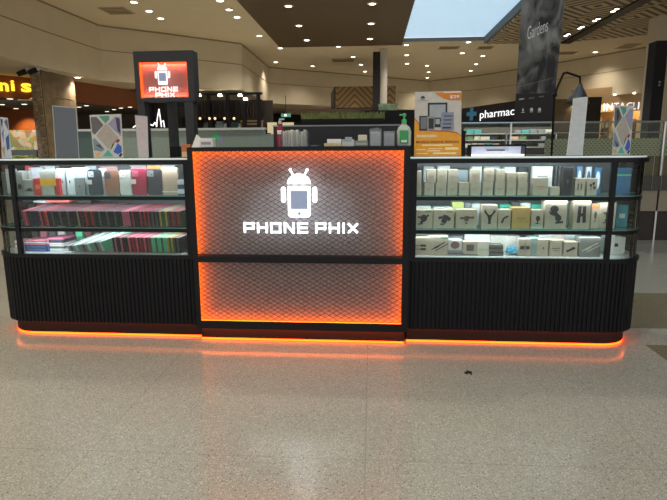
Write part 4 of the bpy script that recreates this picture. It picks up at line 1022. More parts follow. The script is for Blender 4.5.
# red bottle
q = P(280.5, 146, .14); t = thing('red_bottle', (q.x, .14, ZT), 'dark red spray bottle with white label standing behind clear box', 'bottle')
H = P(280, 124, .14).z-ZT; rr_ = .028
MB().lathe([(rr_, 0), (rr_, H*.7), (rr_*.55, H*.9), (.011, H)], n=20).build('body', mat('red_liquid', '8c1f33', .25), t, smooth=False)
MB().box(-.016, .016, -rr_-.001, -rr_+.006, H*.55, H*.72).build('label', M_white, t)
MB().lathe([(.013, H), (.013, H+.02), (.006, H+.024), (.006, H+.034)], n=12).box(-.006, .032, -.006, .006, H+.028, H+.038).build('pump_head', mat('pump_grey', (.45, .5, .5), .3), t)
def open_box(name, x0, x1, yt, Y, D, label, fill=None):
    a, b = P(x0, 147, Y), P(x1, yt, Y); W = b.x-a.x; H = b.z-ZT; e = .003
    t = thing(name, ((a.x+b.x)/2, Y+D/2, ZT), label, 'box')
    MB().box(-W/2, W/2, -D/2, -D/2+e, 0, H).box(-W/2, W/2, D/2-e, D/2, 0, H).box(-W/2, -W/2+e, -D/2+e, D/2-e, 0, H).box(W/2-e, W/2, -D/2+e, D/2-e, 0, H).box(-W/2+e, W/2-e, -D/2+e, D/2-e, 0, e).build('clear_wall', M_acryl, t)
    return t, W, H, D
t, W, H, D = open_box('acrylic_tray', 281.5, 307.5, 131, .08, .09, 'clear acrylic box of cream sachets standing in front of red bottle')
random.seed(5)
for k, c in enumerate(['d9d2bd', 'cfcabb', 'd6cba3', 'e4e0d2', 'b9b49c', 'd8d4c8', 'c9bd8e', 'dedad0', 'b5b2a6']):
    x_ = -W/2+.012+k*(W-.03)/8.5
    o = MB().box(-.0075, .0075, -.035, .03, 0, H*random.uniform(.8, 1.08), bev=.002).build('sachet', mat('sachet_'+c, c, .6)); o.location = t.location+Vector((x_+.004, 0, .0032)); o.rotation_euler = (0, 0, 0)
    tag(o, 'cream paper sachet in the clear box, %s from the left' % ('first', 'second', 'third', 'fourth', 'fifth', 'sixth', 'seventh', 'eighth', 'ninth')[k], 'sachet', 'sachets in the clear acrylic box')
Tbox('flat_gadget', 308.5, 320, 145, .15, .04, mat('gadget_navy', '2b3140', .4), 'flat dark navy gadget lying right of the clear sachet box', 'gadget', parts=(flap('7d8690', .2, .8, .3, .8, 'screen'),))
Tbox('cream_card_stack', 324, 341.5, 143.2, .1, .09, mat('cream_card', 'cdbf95', .6), 'flat cream box, lower of two stacked near panel middle', 'box')
o = simple_box('white_card_stack', 327, 341, 139, 143, .11, .07, M_white, 'white card box lying on the flat cream box', 'box', z0=P(330, 143.2, .1).z+.0005)
Tbox('white_gadget_box', 342, 354, 139.5, .1, .08, mat('offwhite', 'c4c6c4', .5), 'off-white box with blue grey lid bump right of the cream stack', 'box', parts=(flap('8fa0ac', .1, .8, .7, .95, 'blue_band'),))
o = simple_box('blue_grey_case', 345, 352, 137, 139, .12, .04, mat('bluegrey', '8ea0ac', .5), 'tiny blue grey case on top of the off-white box', 'case', z0=P(345, 139.5, .1).z+.0005)
Tbox('grey_wedge_box', 354.3, 368, 140.6, .1, .09, mat('grey_box', '7f8682', .5), 'grey box under the small cream box near clear containers', 'box', parts=(flap('a8ada8', .1, .9, .2, .6),))
simple_box('cream_box', 358, 367, 134.8, 140, .12, .05, mat('cream2', 'cfccb4', .6), 'small cream box sitting on the grey box', 'box', z0=P(358, 140.6, .1).z+.0005)
t, W, H, D = open_box('clear_container', 369.5, 381.5, 129.5, .1, .08, 'taller clear container of white cards with rounded lid left of sanitiser')
MB().box(-W/2+.006, W/2-.006, -.028, .026, .004, H*.88).build('card_insert', mat('insert_grey', 'c8cbc6', .5), t)
MB().box(-W/2-.002, W/2+.002, -D/2-.002, D/2+.002, H, H+.006, bev=.002).box(-W/4, W/4, -.02, .02, H+.006, H+.012, bev=.002).build('lid', M_acryl, t)
t, W, H, D = open_box('clear_card_holder', 383.5, 395, 131, .1, .06, 'shorter clear card holder just left of the sanitiser bottle')
MB().box(-W/2+.006, W/2-.006, -.02, .02, .004, H*.85).build('card_insert', mat('insert_pale', 'b4b8b6', .5), t)
# hand sanitiser
q = P(403.7, 147, .13); H = P(403, 123, .13).z-ZT; R_ = (P(411, 135, .13).x-P(396.5, 135, .13).x)/2
t = thing('sanitiser_bottle', (q.x, .13, ZT), 'hand sanitiser pump bottle with green pump and green label left of poster', 'pump bottle')
MB().lathe([(R_*.9, 0), (R_, .01), (R_, H*.62), (R_*.8, H*.82), (R_*.35, H*.93), (R_*.3, H)], n=24, sc=(1, .55)).build('body', mat('sanitiser_clear', 'b9c6bd', .2), t, smooth=True)
MB().box(-R_*.6, R_*.6, -R_*.56-.002, -R_*.5, H*.1, H*.68, bev=.004).build('green_label', mat('label_green', '2f9a4c', .4), t)
MB().ball((0, -R_*.56, H*.52), .014, (1, .15, .9)).build('logo_oval', mat('label_darkgreen', '1d4a2a', .4), t)
MB().box(-R_*.4, R_*.4, -R_*.56-.0035, -R_*.56-.002, H*.16, H*.26).build('white_text_band', M_white, t)
m_g = mat('pump_green', '52b56a', .35)
MB().lathe([(.018, H), (.018, H+.022), (.007, H+.026), (.007, H+.045), (.013, H+.047), (.013, H+.062), (.004, H+.066)], n=16).box(-.034, .0, -.006, .006, H+.050, H+.061, bev=.002).build('green_pump', m_g, t)

# ============================================================ STANDING ON THE COUNTER GLASS
ZG = ZR1+.0146
def panel_obj(name, tlx, trx, blx, brx, yt, yb, Y, m_, label, cat, th=.004, lean=.03, ytr=None):
    """upright card given by its corners"""
    a, b = P(blx, yb, Y), P(brx, yb, Y); c, d = P(trx, ytr or yt, Y+lean), P(tlx, yt, Y+lean)
    a.z = b.z = ZG
    t = thing(name, ((a.x+b.x)/2, Y, ZG), label, cat)
    L = t.location
    MB().prism([a-L, b-L, c-L, d-L], (0, th, 0)).build('sheet', m_, t)
    return t, (a-L, b-L, c-L, d-L)
def bil(cr, u, v, e=-.0015):
    a, b, c, d = cr; p = a.lerp(b, u).lerp(d.lerp(c, u), v); return p+Vector((0, e, 0))
def patch(t, cr, pts, m_, nm, e=-.0015):
    MB().prism([bil(cr, u, v, e) for u, v in pts], (0, .001, 0)).build(nm, m_, t)
def foot(t, cr, m_):
    a, b, c, d = cr; MB().box(a.x, b.x, -.02, .09, 0, .003).build('foot', m_, t)
# grey smoked holder
t, cr = panel_obj('sign_holder', 52.5, 76, 56, 79, 106, 158, .16, M_acrylgrey, 'smoky grey acrylic sign holder seen from behind, in front of stone pillar', 'sign holder', ytr=108)
MB().path([cr[0], cr[3], cr[2], cr[1]], .0028, 6).build('clear_rim', mat('rim_pale', (.4, .43, .45), .3), t); foot(t, cr, M_acryl)
# diamond flyers
def flyer(name, tl, tr, bl, br, yt, yb, Y, label, ytr=None):
    t, cr = panel_obj(name, tl, tr, bl, br, yt, yb, Y, mat('flyer_pale', 'b9bcb6', .5), label, 'flyer', ytr=ytr)
    f = lambda pts, c, nm: patch(t, cr, pts, mat('fly_'+c, c, .5), nm)
    f([(.16, .52), (.5, .80), (.88, .48), (.52, .2)], 'a39a90', 'centre_diamond')
    f([(.3, .97), (.62, .97), (.62, .88), (.48, .80)], '4d8a76', 'green_triangle')
    f([(.03, .95), (.22, .95), (.42, .76), (.1, .54), (.03, .6)], '5c5a5c', 'dark_photo')
    f([(.12, .9), (.25, .9), (.3, .78), (.16, .66)], '2c2a2c', 'dark_figure')
    f([(.97, .94), (.8, .94), (.56, .78), (.94, .5), (.97, .52)], '8b8aa0', 'lilac_photo')
    f([(.82, .93), (.95, .90), (.95, .55), (.86, .62)], '3e2f57', 'purple_figure')
    f([(.03, .44), (.1, .46), (.4, .2), (.3, .15), (.03, .18)], '76838c', 'grey_photo')
    f([(.1, .3), (.25, .32), (.34, .2), (.2, .16)], '3b434c', 'grey_figure')
    f([(.03, .12), (.26, .13), (.14, .01)], 'd0a060', 'orange_triangle')
    f([(.3, .04), (.5, .19), (.68, .04)], '4aa791', 'teal_triangle')
    f([(.56, .17), (.66, .25), (.78, .40), (.68, .34)], '1e2024', 'black_bar')
    f([(.68, .14), (.84, .34), (.96, .26), (.96, .14), (.82, .08)], '3058b4', 'blue_photo')
    f([(.76, .38), (.86, .45), (.93, .40), (.84, .34)], '8a2c34', 'red_patch')
    f([(.84, .05), (.93, .12), (.98, .08), (.9, .02)], '23252c', 'black_corner')
    foot(t, cr, M_acryl); return t
flyer('diamond_flyer', 89.5, 121, 94, 123.5, 115, 159, .14, 'flyer with diamond photo pattern standing on the left counter, beside white card', 114)
flyer('diamond_flyer', 614.5, 634, 612, 629.5, 105, 158, .22, 'narrow diamond pattern flyer standing at the right end of the counter', 106)
t, cr = panel_obj('folded_flyer', 0, 7.5, 2, 12, 117, 160, .16, mat('flyer_pale2', 'b4bcc6', .5), 'narrow blue and white flyer at the far left end of the counter', 'flyer', ytr=118)
for k, (pts, c) in enumerate((([(.05, .95), (.35, .95), (.2, .7)], '2c3440'), ([(.5, .9), (.95, .98), (.95, .7)], '44566a'), ([(.1, .6), (.4, .75), (.3, .4)], '6b7f96'), ([(.55, .5), (.95, .6), (.9, .25), (.6, .2)], '3a4a86'), ([(.05, .25), (.4, .3), (.3, .02)], '8a8f6a'))):
    patch(t, cr, pts, mat('ff_'+c, c, .5), 'printed_patch')
foot(t, cr, M_acryl)
t, cr = panel_obj('card_holder', 135, 147.3, 138.5, 148.5, 115.5, 157, .14, mat('pinkish_card', 'b9aeb0', .6), 'narrow pinkish white card back on the left counter under raised sign', 'card holder', ytr=116.5); foot(t, cr, M_acryl)
MB().path([cr[0], cr[3], cr[2], cr[1]], .002, 6).build('clear_rim', mat('rim_pale', (.4, .43, .45), .3), t)
t, cr = panel_obj('white_sign_back', 573.5, 587.5, 566.5, 582, 99, 157.5, .2, mat('white_sign', 'bfc2c4', .5), 'tall plain white sign back on the right counter below the gooseneck lamp', 'sign', ytr=97); foot(t, cr, M_acryl)
MB().path([cr[0], cr[3], cr[2], cr[1]], .0025, 6).build('clear_rim', mat('rim_white', (.7, .72, .74), .3), t)
# the poster
t, cr = panel_obj('price_poster', 415, 461.5, 414, 461, 92, 159.5, .12, mat('poster_white', 'bdb9b2', .5), 'white and orange price poster showing phones and a tablet, on the right counter', 'poster', ytr=91)
m_o = mat('poster_orange', 'cc7a14', .5); m_y = mat('poster_yellow', 'e09a1e', .5)
patch(t, cr, [(0, 0), (1, 0), (1, .31), (.9, .36), (.7, .385), (.5, .39), (.32, .40), (.2, .44), (.08, .52), (0, .6)], m_y, 'orange_wave')
patch(t, cr, [(0, .605), (.08, .53), (.2, .455), (.32, .415), (.5, .405), (.7, .40), (.9, .375), (1, .32), (1, .31), (.9, .355), (.7, .38), (.5, .385), (.32, .395), (.2, .435), (.08, .51), (0, .585)], mat('poster_deep', 'b8551a', .5), 'dark_wave_edge', e=-.002)
patch(t, cr, [(.42, .985), (1, .985), (1, .86), (.78, .86), (.62, .89), (.5, .94)], m_o, 'orange_corner')
patch(t, cr, [(.62, .995), (1, .995), (1, .978), (.62, .978)], M_white, 'top_line', e=-.0025)
A, Bq = bil(cr, .75, .885, -.003), bil(cr, .95, .885, -.003)
text_part('price_lettering', '$29', t, M_white, A, (Bq-A).length, (bil(cr, .75, .94)-bil(cr, .75, .885)).z, .001, .02)
def prect(u0, u1, v0, v1, m_, nm, e=-.0022): patch(t, cr, [(u0, v0), (u1, v0), (u1, v1), (u0, v1)], m_, nm, e)
M_dk = mat('print_dark', '25262c', .5); M_sc = mat('print_screen', '9aa2a8', .5); M_gy = mat('print_grey', '6d7075', .5)
patch(t, cr, [(.17+.05*math.cos(k*.5236), .905+.03*math.sin(k*.5236)) for k in range(7)], M_dk, 'small_robot_emblem', -.0022)
prect(.13, .21, .88, .9, M_gy, 'emblem_body'); prect(.05, .28, .858, .864, M_gy, 'emblem_caption')
prect(.28, .70, .55, .83, M_dk, 'tablet_body'); prect(.32, .66, .57, .80, M_sc, 'tablet_screen', -.003)
prect(.10, .28, .40, .63, M_dk, 'phone_body', -.0034); prect(.13, .26, .43, .61, M_gy, 'phone_screen', -.004)
prect(.27, .43, .40, .62, mat('print_mid', '8c8884', .5), 'second_phone_body', -.0044); prect(.3, .41, .43, .59, M_dk, 'second_phone_screen', -.005)
prect(.43, .56, .45, .60, M_dk, 'third_phone_body', -.0034); prect(.45, .54, .5, .58, M_sc, 'third_phone_screen', -.004)
prect(.57, .84, .40, .68, mat('print_blue', '7f8794', .5), 'laptop_body', -.0044)
for k in range(4): prect(.6+.01*k, .78+.01*k, .43+k*.06, .455+k*.06, mat('print_blue2', '46587a' if k < 2 else 'b9bcc0', .5) if k != 0 else M_dk, 'laptop_detail', -.005)
prect(.05, .48, .30, .335, mat('print_pale', 'd8c7a0', .5), 'pale_strip', -.0022)
A, Bq = bil(cr, .04, .205, -.0028), bil(cr, .95, .205, -.0028)
text_part('headline', 'MOBILE PHONE REPAIRS', t, mat('headline_red', '7a3a18', .5), A, (Bq-A).length, (bil(cr, .2, .245)-bil(cr, .2, .205)).z, .0006, .01)
for u0, u1, v0, v1 in ((.17, .82, .165, .185), (.05, .25, .10, .115), (.3, .6, .115, .125), (.66, .94, .10, .14), (.28, .55, .08, .095), (.05, .3, .04, .05), (.4, .9, .035, .06)):
    prect(u0, u1, v0, v1, mat('print_lightyellow', 'ecd9a6', .5), 'small_print_line')
foot(t, cr, M_acryl)
# display tray with lit lid
a, b = P(470, 158, .2), P(526.5, 144.2, .2)
t = thing('lit_display_tray', ((a.x+b.x)/2, .3, ZG), 'black framed lit white display tray on the counter beside the poster', 'display tray'); W = b.x-a.x; H = b.z-ZG
e = .008
MB().box(-W/2, W/2, .02, .03, 0, H).build('back_board', M_rail, t)
MB().box(-W/2, W/2, -.1, -.092, H*.82, H).box(-W/2, -W/2+e, -.1, .0195, 0, H).box(W/2-e, W/2, -.1, .0195, 0, H).box(-W/2+e, W/2-e, -.092, .0195, H-.006, H).build('frame', M_rail, t)
MB().box(-W/2+e, W/2-e, .012, .0195, .012, H*.92).build('lavender_face', mat('tray_face', 'b9bfd0', .4, emit=.35, ecol=(.7, .75, .95)), t)
MB().box(-W*.18, W*.25, .004, .0115, H*.38, H*.62).build('phone_model', mat('tray_model', 'dfe3ea', .4), t)
MB().box(-W*.15, W*.18, .002, .0038, H*.44, H*.54).build('phone_model_screen', M_dk, t)
MB().box(-W/2+e, W/2-e, -.09, .0115, .001, .011).build('light_strip', mat('tray_led', (1, 1, 1), .5, emit=1.2), t)

# ============================================================ STOCK IN THE CASES
def icon(kind, t, W, D, H, c='2a2c30'):
    y = -D/2-.0014; m_ = mat('ink_'+c, c, .5); mb = MB()
    def disc(cx, cz, rx, rz, n=10): mb.prism([((cx-.5)*W+rx*W*math.cos(2*math.pi*k/n), y, cz*H+rz*H*math.sin(2*math.pi*k/n)) for k in range(n)], (0, .001, 0))
    def bar(x0, z0, x1, z1, w_):
        A, B_ = Vector(((x0-.5)*W, y, z0*H)), Vector(((x1-.5)*W, y, z1*H)); d = (B_-A).normalized(); n_ = Vector((-d.z, 0, d.x))*w_*W/2
        mb.prism([A+n_, B_+n_, B_-n_, A-n_], (0, .001, 0))
    if kind == 'mount': disc(.55, .55, .17, .2); bar(.25, .62, .5, .58, .09); bar(.4, .28, .58, .5, .14); bar(.62, .6, .8, .72, .1); bar(.25, .22, .5, .25, .06)
    elif kind == 'mount2': bar(.5, .3, .62, .72, .26); bar(.25, .55, .45, .62, .12); disc(.75, .52, .1, .12); bar(.35, .22, .55, .24, .08)
    elif kind == 'vent': bar(.5, .38, .52, .66, .2); bar(.25, .54, .8, .58, .1); disc(.25, .55, .06, .07); disc(.8, .58, .07, .07); disc(.5, .28, .06, .06)
    elif kind == 'tripod': bar(.2, .72, .45, .5, .12); bar(.8, .72, .55, .5, .12); disc(.5, .48, .13, .11); bar(.5, .2, .5, .45, .18); disc(.2, .73, .07, .06); disc(.8, .73, .07, .06)
    elif kind == 'hook': bar(.3, .3, .45, .55, .16); bar(.45, .55, .8, .66, .14)
    elif kind == 'cables': 
        for z_ in (.35, .55): bar(.02, z_, .5, z_, .03); bar(.5, z_, .82, z_, .13)
    elif kind == 'pens': bar(.15, .3, .85, .72, .05); bar(.35, .25, 1.0, .62, .04); bar(.3, .38, .55, .53, .09)
    elif kind == 'disc': disc(.5, .5, .33, .36, 14)
    elif kind == 'square': bar(.25, .5, .75, .5, .45)
    elif kind == 'buds': disc(.35, .6, .12, .1); disc(.62, .7, .12, .1); bar(.38, .3, .42, .6, .05); bar(.64, .35, .62, .7, .05); disc(.75, .45, .09, .1)
    elif kind == 'pair': bar(.28, .3, .32, .7, .1); bar(.6, .3, .64, .7, .1)
    elif kind == 'H': bar(.32, .22, .36, .8, .2); bar(.66, .22, .62, .8, .2); bar(.36, .5, .64, .5, .2)
    elif kind == 'gimbal': disc(.42, .7, .2, .13); bar(.3, .5, .5, .68, .16); disc(.62, .38, .15, .12); bar(.45, .55, .65, .4, .2); bar(.5, .22, .85, .24, .1); bar(.2, .62, .3, .5, .08)
    elif kind == 'small': disc(.55, .55, .18, .15); bar(.52, .3, .55, .5, .1); bar(.35, .28, .7, .29, .06)
    elif kind == 'key': bar(.3, .35, .7, .55, .14); disc(.72, .57, .12, .1)
    elif kind == 'faint': bar(.25, .5, .75, .5, .05); bar(.35, .38, .65, .38, .03)
    elif kind == 'bump': disc(.6, .35, .22, .12); bar(.2, .28, .9, .28, .06)
    elif kind == 'spot': disc(.5, .5, .06, .06)
    mb.build('printed_picture', m_, t)
def pack(x0, x1, yt, sh, label, m_='beige', Y=.07, D=.08, ic=None, name='accessory_box', cat='box', corner=None, z0=None, group=None, band_=None, icc='2a2c30', yaw=0, lid=None):
    c = {'beige': 'b3a793', 'white': 'd6d6d0', 'kraft': 'b9985a', 'grey': '8d8e8c', 'red': 'c0221c', 'blue': '1f5f86', 'dark': '0b0c0f', 'cream': 'd8ceaa', 'yellow': 'd6a21c', 'teal': '3fb09a'}.get(m_, m_)
    zb_ = ZS[sh]+.0008 if z0 is None else z0
    a, b = P(x0, 200, Y), P(x1, yt, Y); W = b.x-a.x; H = b.z-zb_
    t = thing(name, ((a.x+b.x)/2, Y+D/2, zb_), label, cat, group, yaw)
    MB().box(-W/2+.0006, W/2-.0006, -D/2, D/2, 0, H, bev=min(.0015, W*.05)).build('carton', mat('carton_'+c, c, .55), t)
    if ic: icon(ic, t, W, D, H, icc)
    if corner: MB().box(W*.12, W*.44, -D/2-.0012, -D/2-.0002, H*.88, H*.97).build('corner_tag', mat('ct_'+corner, corner, .5), t)
    if band_: MB().box(-W/2, W/2, -D/2-.0012, -D/2-.0002, H*band_[0], H*band_[1]).build('colour_band', mat('bd_'+band_[2], band_[2], .5), t)
    return t, H
def top_of(t, H): return t.location.z+H+.0008
# --- right case, top shelf
R = 'in right case top shelf'
pack(413, 421.8, 171, 2, 'tall narrow beige box touching the logo panel on right case top shelf', D=.1)
lbl = ['leftmost', 'middle', 'right']
for i, (a_, b_, c_, d_) in enumerate(((424.3, 434.4, 426.2, 436.3), (435.2, 446.2, 436.7, 447), (447.1, 457.6, 447.6, 458))):
    t_, H_ = pack(a_, b_, 182.8, 2, 'small beige box, %s of three in bottom layer next to tall narrow box' % lbl[i], ic='faint', icc='8a7d6a')
    pack(c_, d_, 169.5, 2, 'small beige box, %s of three on the upper layer near the logo panel' % lbl[i], z0=top_of(t_, H_), ic='faint', icc='9a8570')
pack(458.6, 469.3, 182.6, 2, 'low single beige box with small print between the stacks on top shelf', ic='spot', icc='6a6258')
st_ = [(469.8, 480.6, 182.4, 470, 480.4, 169.3, 'under the poster tray'), (482.2, 493.2, 182, 483.6, 494.6, 169, 'second stack from left'), (494.4, 505.4, 182, 495.2, 505.2, 169.2, 'third stack from left'), (506, 516.5, 182.7, 506, 516.5, 172.8, 'fourth stack from left'), (517, 528, 182.7, 517, 528, 172.8, 'fifth stack, rightmost')]
for a_, b_, y1, c_, d_, y2, w_ in st_:
    t_, H_ = pack(a_, b_, y1, 2, 'beige box at bottom of the two-box %s, right case top shelf' % w_.replace('under the poster tray', 'stack below the poster tray').replace('second stack from left', 'stack second from left').replace('third stack from left', 'stack third from left').replace('fourth stack from left', 'stack fourth from left').replace('fifth stack, rightmost', 'stack at the right'), ic='faint', icc='8a7d6a')
    pack(c_, d_, y2, 2, 'beige box on top of the two-box %s, right case top shelf' % w_.replace('under the poster tray', 'stack below the poster tray').replace('second stack from left', 'stack second from left').replace('third stack from left', 'stack third from left').replace('fourth stack from left', 'stack fourth from left').replace('fifth stack, rightmost', 'stack at the right'), z0=top_of(t_, H_), ic='faint', icc='9a8570')
pack(532, 548.8, 178, 2, 'square beige box with pinkish print right of the stacks on top shelf', ic='faint', icc='b06a5a')
pack(549.6, 560, 187, 2, 'very low beige box on top shelf beside the tall black pack', ic=None)
pack(561.8, 573.6, 167, 2, 'tall glossy black pack on right case top shelf', 'dark', ic='spot', icc='777777')
pack(574.2, 585.8, 178.5, 2, 'beige earphone box with two upright earbuds pictured, right case top shelf', ic='pair')
pack(586, 598, 178.5, 2, 'beige box with black earbuds pictured, right case top shelf', ic='buds')
pack(612.5, 632, 168, 2, 'large teal blue box in the curved end of top shelf', 'blue', Y=.16, D=.04, band_=(.7, .76, '58b06a'), yaw=0)
pack(531, 553, 166.5, 2, 'clear white pack behind the square box on top shelf', 'white', Y=.22, D=.05, ic='square', icc='8f959a')
for i, (a_, b_, y_, c_) in enumerate(((553.5, 557, 165.5, '55585c'), (557.4, 561, 165, '6a6e72'), (561.5, 565, 164.6, '46494d'))):
    pack(a_, b_, y_+1, 2, 'slim %s pack behind the glossy black pack on top shelf' % ('mid grey', 'pale grey', 'charcoal')[i], c_, Y=.22, D=.05)
for i, (a_, b_, y_) in enumerate(((575, 583, 166.5), (584, 592, 167), (592.6, 602, 167.5))):
    pack(a_, b_, y_, 2, 'blue and white hanging pack behind the earbud boxes, %s' % ('left one', 'middle one', 'right one')[i], ('5a7fa8', 'cfd6dc', '2f6fa0')[i], Y=.25, D=.03, ic='disc', icc='dfe6ea' if i != 1 else '3a5a80')
for i, (a_, b_, y_, c_) in enumerate(((423, 434, 166.6, 'c9ced2'), (437, 450, 166, 'dfe2e4'), (455, 468, 170, '9aa4ae'), (470, 482, 166.4, 'd3d8da'), (484, 500, 166.6, 'bcc3c8'), (503, 516, 167, 'e2e4e4'), (517, 529, 167, '3d444a'))):
    pack(a_, b_, y_, 2, ('silver', 'bright white', 'steel blue', 'pale silver', 'dull silver', 'clean white', 'dark slate')[i]+' pack in the back row of the right case top shelf', c_, Y=.32, D=.08)
# --- right case, middle shelf
pack(413.2, 433, 210, 1, 'beige box with black car phone mount and green corner tag, middle shelf', ic='mount', corner='4a8a70', D=.1)
pack(433.8, 454.2, 210, 1, 'beige box with black clamp mount and ochre tag on middle shelf', ic='mount2', corner='a88a4a', D=.1)
pack(456.6, 477.3, 209.6, 1, 'beige box with brown vent mount and yellow dot on middle shelf', ic='vent', icc='5f5348', D=.1)
o = MB(); 
pack(482.6, 498, 205, 1, 'tall beige box with black tripod pictured on middle shelf', ic='tripod', D=.1)
pack(499, 511.2, 209.6, 1, 'narrow beige box with black hook mount under turquoise pack', ic='hook')
pack(513, 530.8, 207.7, 1, 'brown kraft box with cream side on right case middle shelf', 'kraft', ic='faint', icc='8a6a34', D=.1)
pack(532.4, 544, 210, 1, 'narrow beige box with tiny stand and dotted base on middle shelf', ic='small', band_=(.02, .12, 'a9bdb4'))
pack(546, 567.8, 200.5, 1, 'large beige box with black gimbal pictured on middle shelf', ic='gimbal', D=.1)
pack(574.6, 591.4, 200.5, 1, 'tall beige box with black H shaped holder pictured on middle shelf', ic='H', D=.1)
pack(592.6, 600, 204, 1, 'orange topped narrow box by the right post on middle shelf', 'beige', Y=.1, band_=(.82, 1.0, 'd8764a'), ic='small', icc='5a4a40')
pack(600.6, 617, 203, 1, 'beige box with dark mount pictures straddling right post on middle shelf', Y=.1, ic='mount')
pack(619, 629, 205, 1, 'teal and white tablet pack tilted in curved end of middle shelf', '2f8fa0', Y=.2, D=.03, ic='square', icc='d0d8da', yaw=-.3)
for i, (a_, b_, y_, c_) in enumerate(((414, 431, 206.5, 'e3e6e6'), (434, 452, 207, 'dfe3e4'), (452.5, 464, 202, 'c9cf7a'), (465, 471, 203, '7d858c'), (472, 481, 204, 'e6e8e6'), (500, 511, 204.5, '39b39b'), (512, 520, 202, '444a50'), (521, 531, 203, 'e0e3e0'), (532, 546, 204.5, '3fc2a6'), (568.5, 574, 203, 'd8dcda'))):
    pack(a_, b_, y_, 1, ('glossy white', 'satin white', 'lime and white', 'slate grey', 'snow white', 'turquoise', 'black', 'ivory', 'bright turquoise', 'pale grey')[i]+' pack standing behind the front row on middle shelf of right case', c_, Y=.24, D=.1)
# --- right case, bottom level
pack(413.2, 429.2, 237.6, 0, 'beige box with two black cable plugs pictured, bottom left of right case', ic='cables', D=.12)
pack(430, 448.4, 236.4, 0, 'beige box with black pens pictured and green tag on bottom level', ic='pens', corner='5a8a78', D=.12)
t_, H_ = pack(450, 463.6, 250.4, 0, 'grey striped low box under the brown disc box', 'grey', band_=(.3, .6, '6a6c70'))
pack(449.8, 462, 240, 0, 'white box with brown disc pictured sitting on a grey striped box', 'c9c6c0', z0=top_of(t_, H_), ic='disc', icc='7a605a')
t_, H_ = pack(464.6, 478, 253.8, 0, 'low box with dark window at the bottom of the watch stack', 'beige', band_=(.2, .7, '6d6860'))
pack(464.6, 477.8, 241.8, 0, 'beige box with black watch band pictured, upper of its stack', z0=top_of(t_, H_), ic='square', icc='5b5852')
t_, H_ = pack(479.4, 489.6, 250, 0, 'ivory box, lower of two right of the watch band box', 'c9c5b4')
pack(479.4, 489.6, 241.6, 0, 'ivory box, upper of two right of the watch band box', 'd2cebe', z0=top_of(t_, H_))
zz_ = None
for k in range(6):
    t_, H_ = pack(490.6, 503.6, 256-k*2.2, 0, 'thin dark grey pack in the flat pile on bottom level', '6c6a62' if k % 2 else '4e4c46', z0=zz_, group='thin packs in flat pile'); zz_ = top_of(t_, H_)
# crumpled blue bag
q = P(512, 257, .12); mb = MB(); random.seed(9)
bmesh.ops.create_icosphere(mb.bm, subdivisions=3, radius=1)
for v in mb.bm.verts: v.co = Vector((v.co.x*.046, v.co.y*.035, max(-.028, v.co.z*.033)+.028))*(1+random.uniform(-.16, .12))
o = mb.build('plastic_bag', mat('bag_blue', '4f9db5', .3)); o.location = (q.x, .12, ZS[0]+.006); tag(o, 'crumpled light blue plastic bag on bottom level of right case', 'bag')
pack(521, 526.4, 239, 0, 'narrow upright box with dark window, left twin, bottom level', ic='square')
pack(526.8, 532, 239, 0, 'narrow upright box with dark window, right twin, bottom level', ic='square')
pack(533, 538, 238, 0, 'narrow grey green box edge right of the twin upright boxes', '8fa39c', D=.12)
pack(540, 550.4, 239.6, 0, 'plain beige box, left of the three right of the twin boxes', ic='spot', D=.1)
pack(551, 564.6, 240.2, 0, 'beige box with faint plug print, middle of the three', ic='faint', icc='6a6258', D=.1)
pack(565.2, 578.4, 242, 0, 'beige box with small black key shape, right of the three', ic='key', D=.1)
pack(583, 601.4, 237.6, 0, 'grey box with cream sticks pictured by the right post', '7f807a', ic='pens', icc='cfcab4', D=.1)
for i, (a_, b_) in enumerate(((611, 615.5), (616.2, 621), (621.8, 626))):
    pack(a_, b_, 235+i, 0, 'white upright box in curved end of bottom level, %s' % ('nearest the post', 'middle one with dark mark', 'outermost')[i], 'white', Y=.16+.02*i, D=.12, ic='square' if i == 1 else None)
for i, (a_, b_, y_, c_) in enumerate(((414, 446, 234.3, 'd8dcdc'), (450, 463, 236, '9b9fa2'), (466, 490, 234.4, 'e8eaea'), (492, 506, 235.5, 'd9d4c9'), (507, 520, 236, 'e6ddd8'), (541, 552, 235, 'dfe8e2'), (553, 566, 234.5, 'e3c9c9'), (567, 582, 235, 'dcdfdf'))):
    pack(a_, b_, y_, 0, ('wide pale', 'mid grey', 'wide bright white', 'cream', 'blush white', 'mint white', 'pink tinted', 'cool white')[i]+' pack standing behind the front row on bottom level of right case', c_, Y=.26, D=.12)

# --- left case, top shelf: boxes and hanging phone cases
pack(15.8, 21.8, 171, 2, 'grey box with dark blob just right of the left post', 'grey', ic='bump')
pack(23, 33.8, 180, 2, 'low grey box with black mouse shape, left case top shelf', '8f8f8a', ic='bump')
pack(22, 28, 171, 2, 'white pack behind the low grey box, left case', 'white', Y=.2)
pack(28.4, 31, 165.8, 2, 'thin red strip pack at the back near left post', 'c0404a', Y=.24, D=.03)
pack(31.5, 40.5, 167.5, 2, 'pale lilac pack behind the red box in left case', 'c9cbd6', Y=.24, D=.05)
pack(34.6, 41.6, 178.6, 2, 'bright red box with orange print next to yellow band box', 'red', ic='square', icc='e0603a')
pack(42, 54.6, 170, 2, 'grey box with broad yellow band and yellow edge, left case', 'a5a49a', band_=(.36, .66, 'd6a21c'))
pack(55.2, 58.8, 178.5, 2, 'narrow red box right of the yellow band box', 'red', ic='spot', icc='222222')
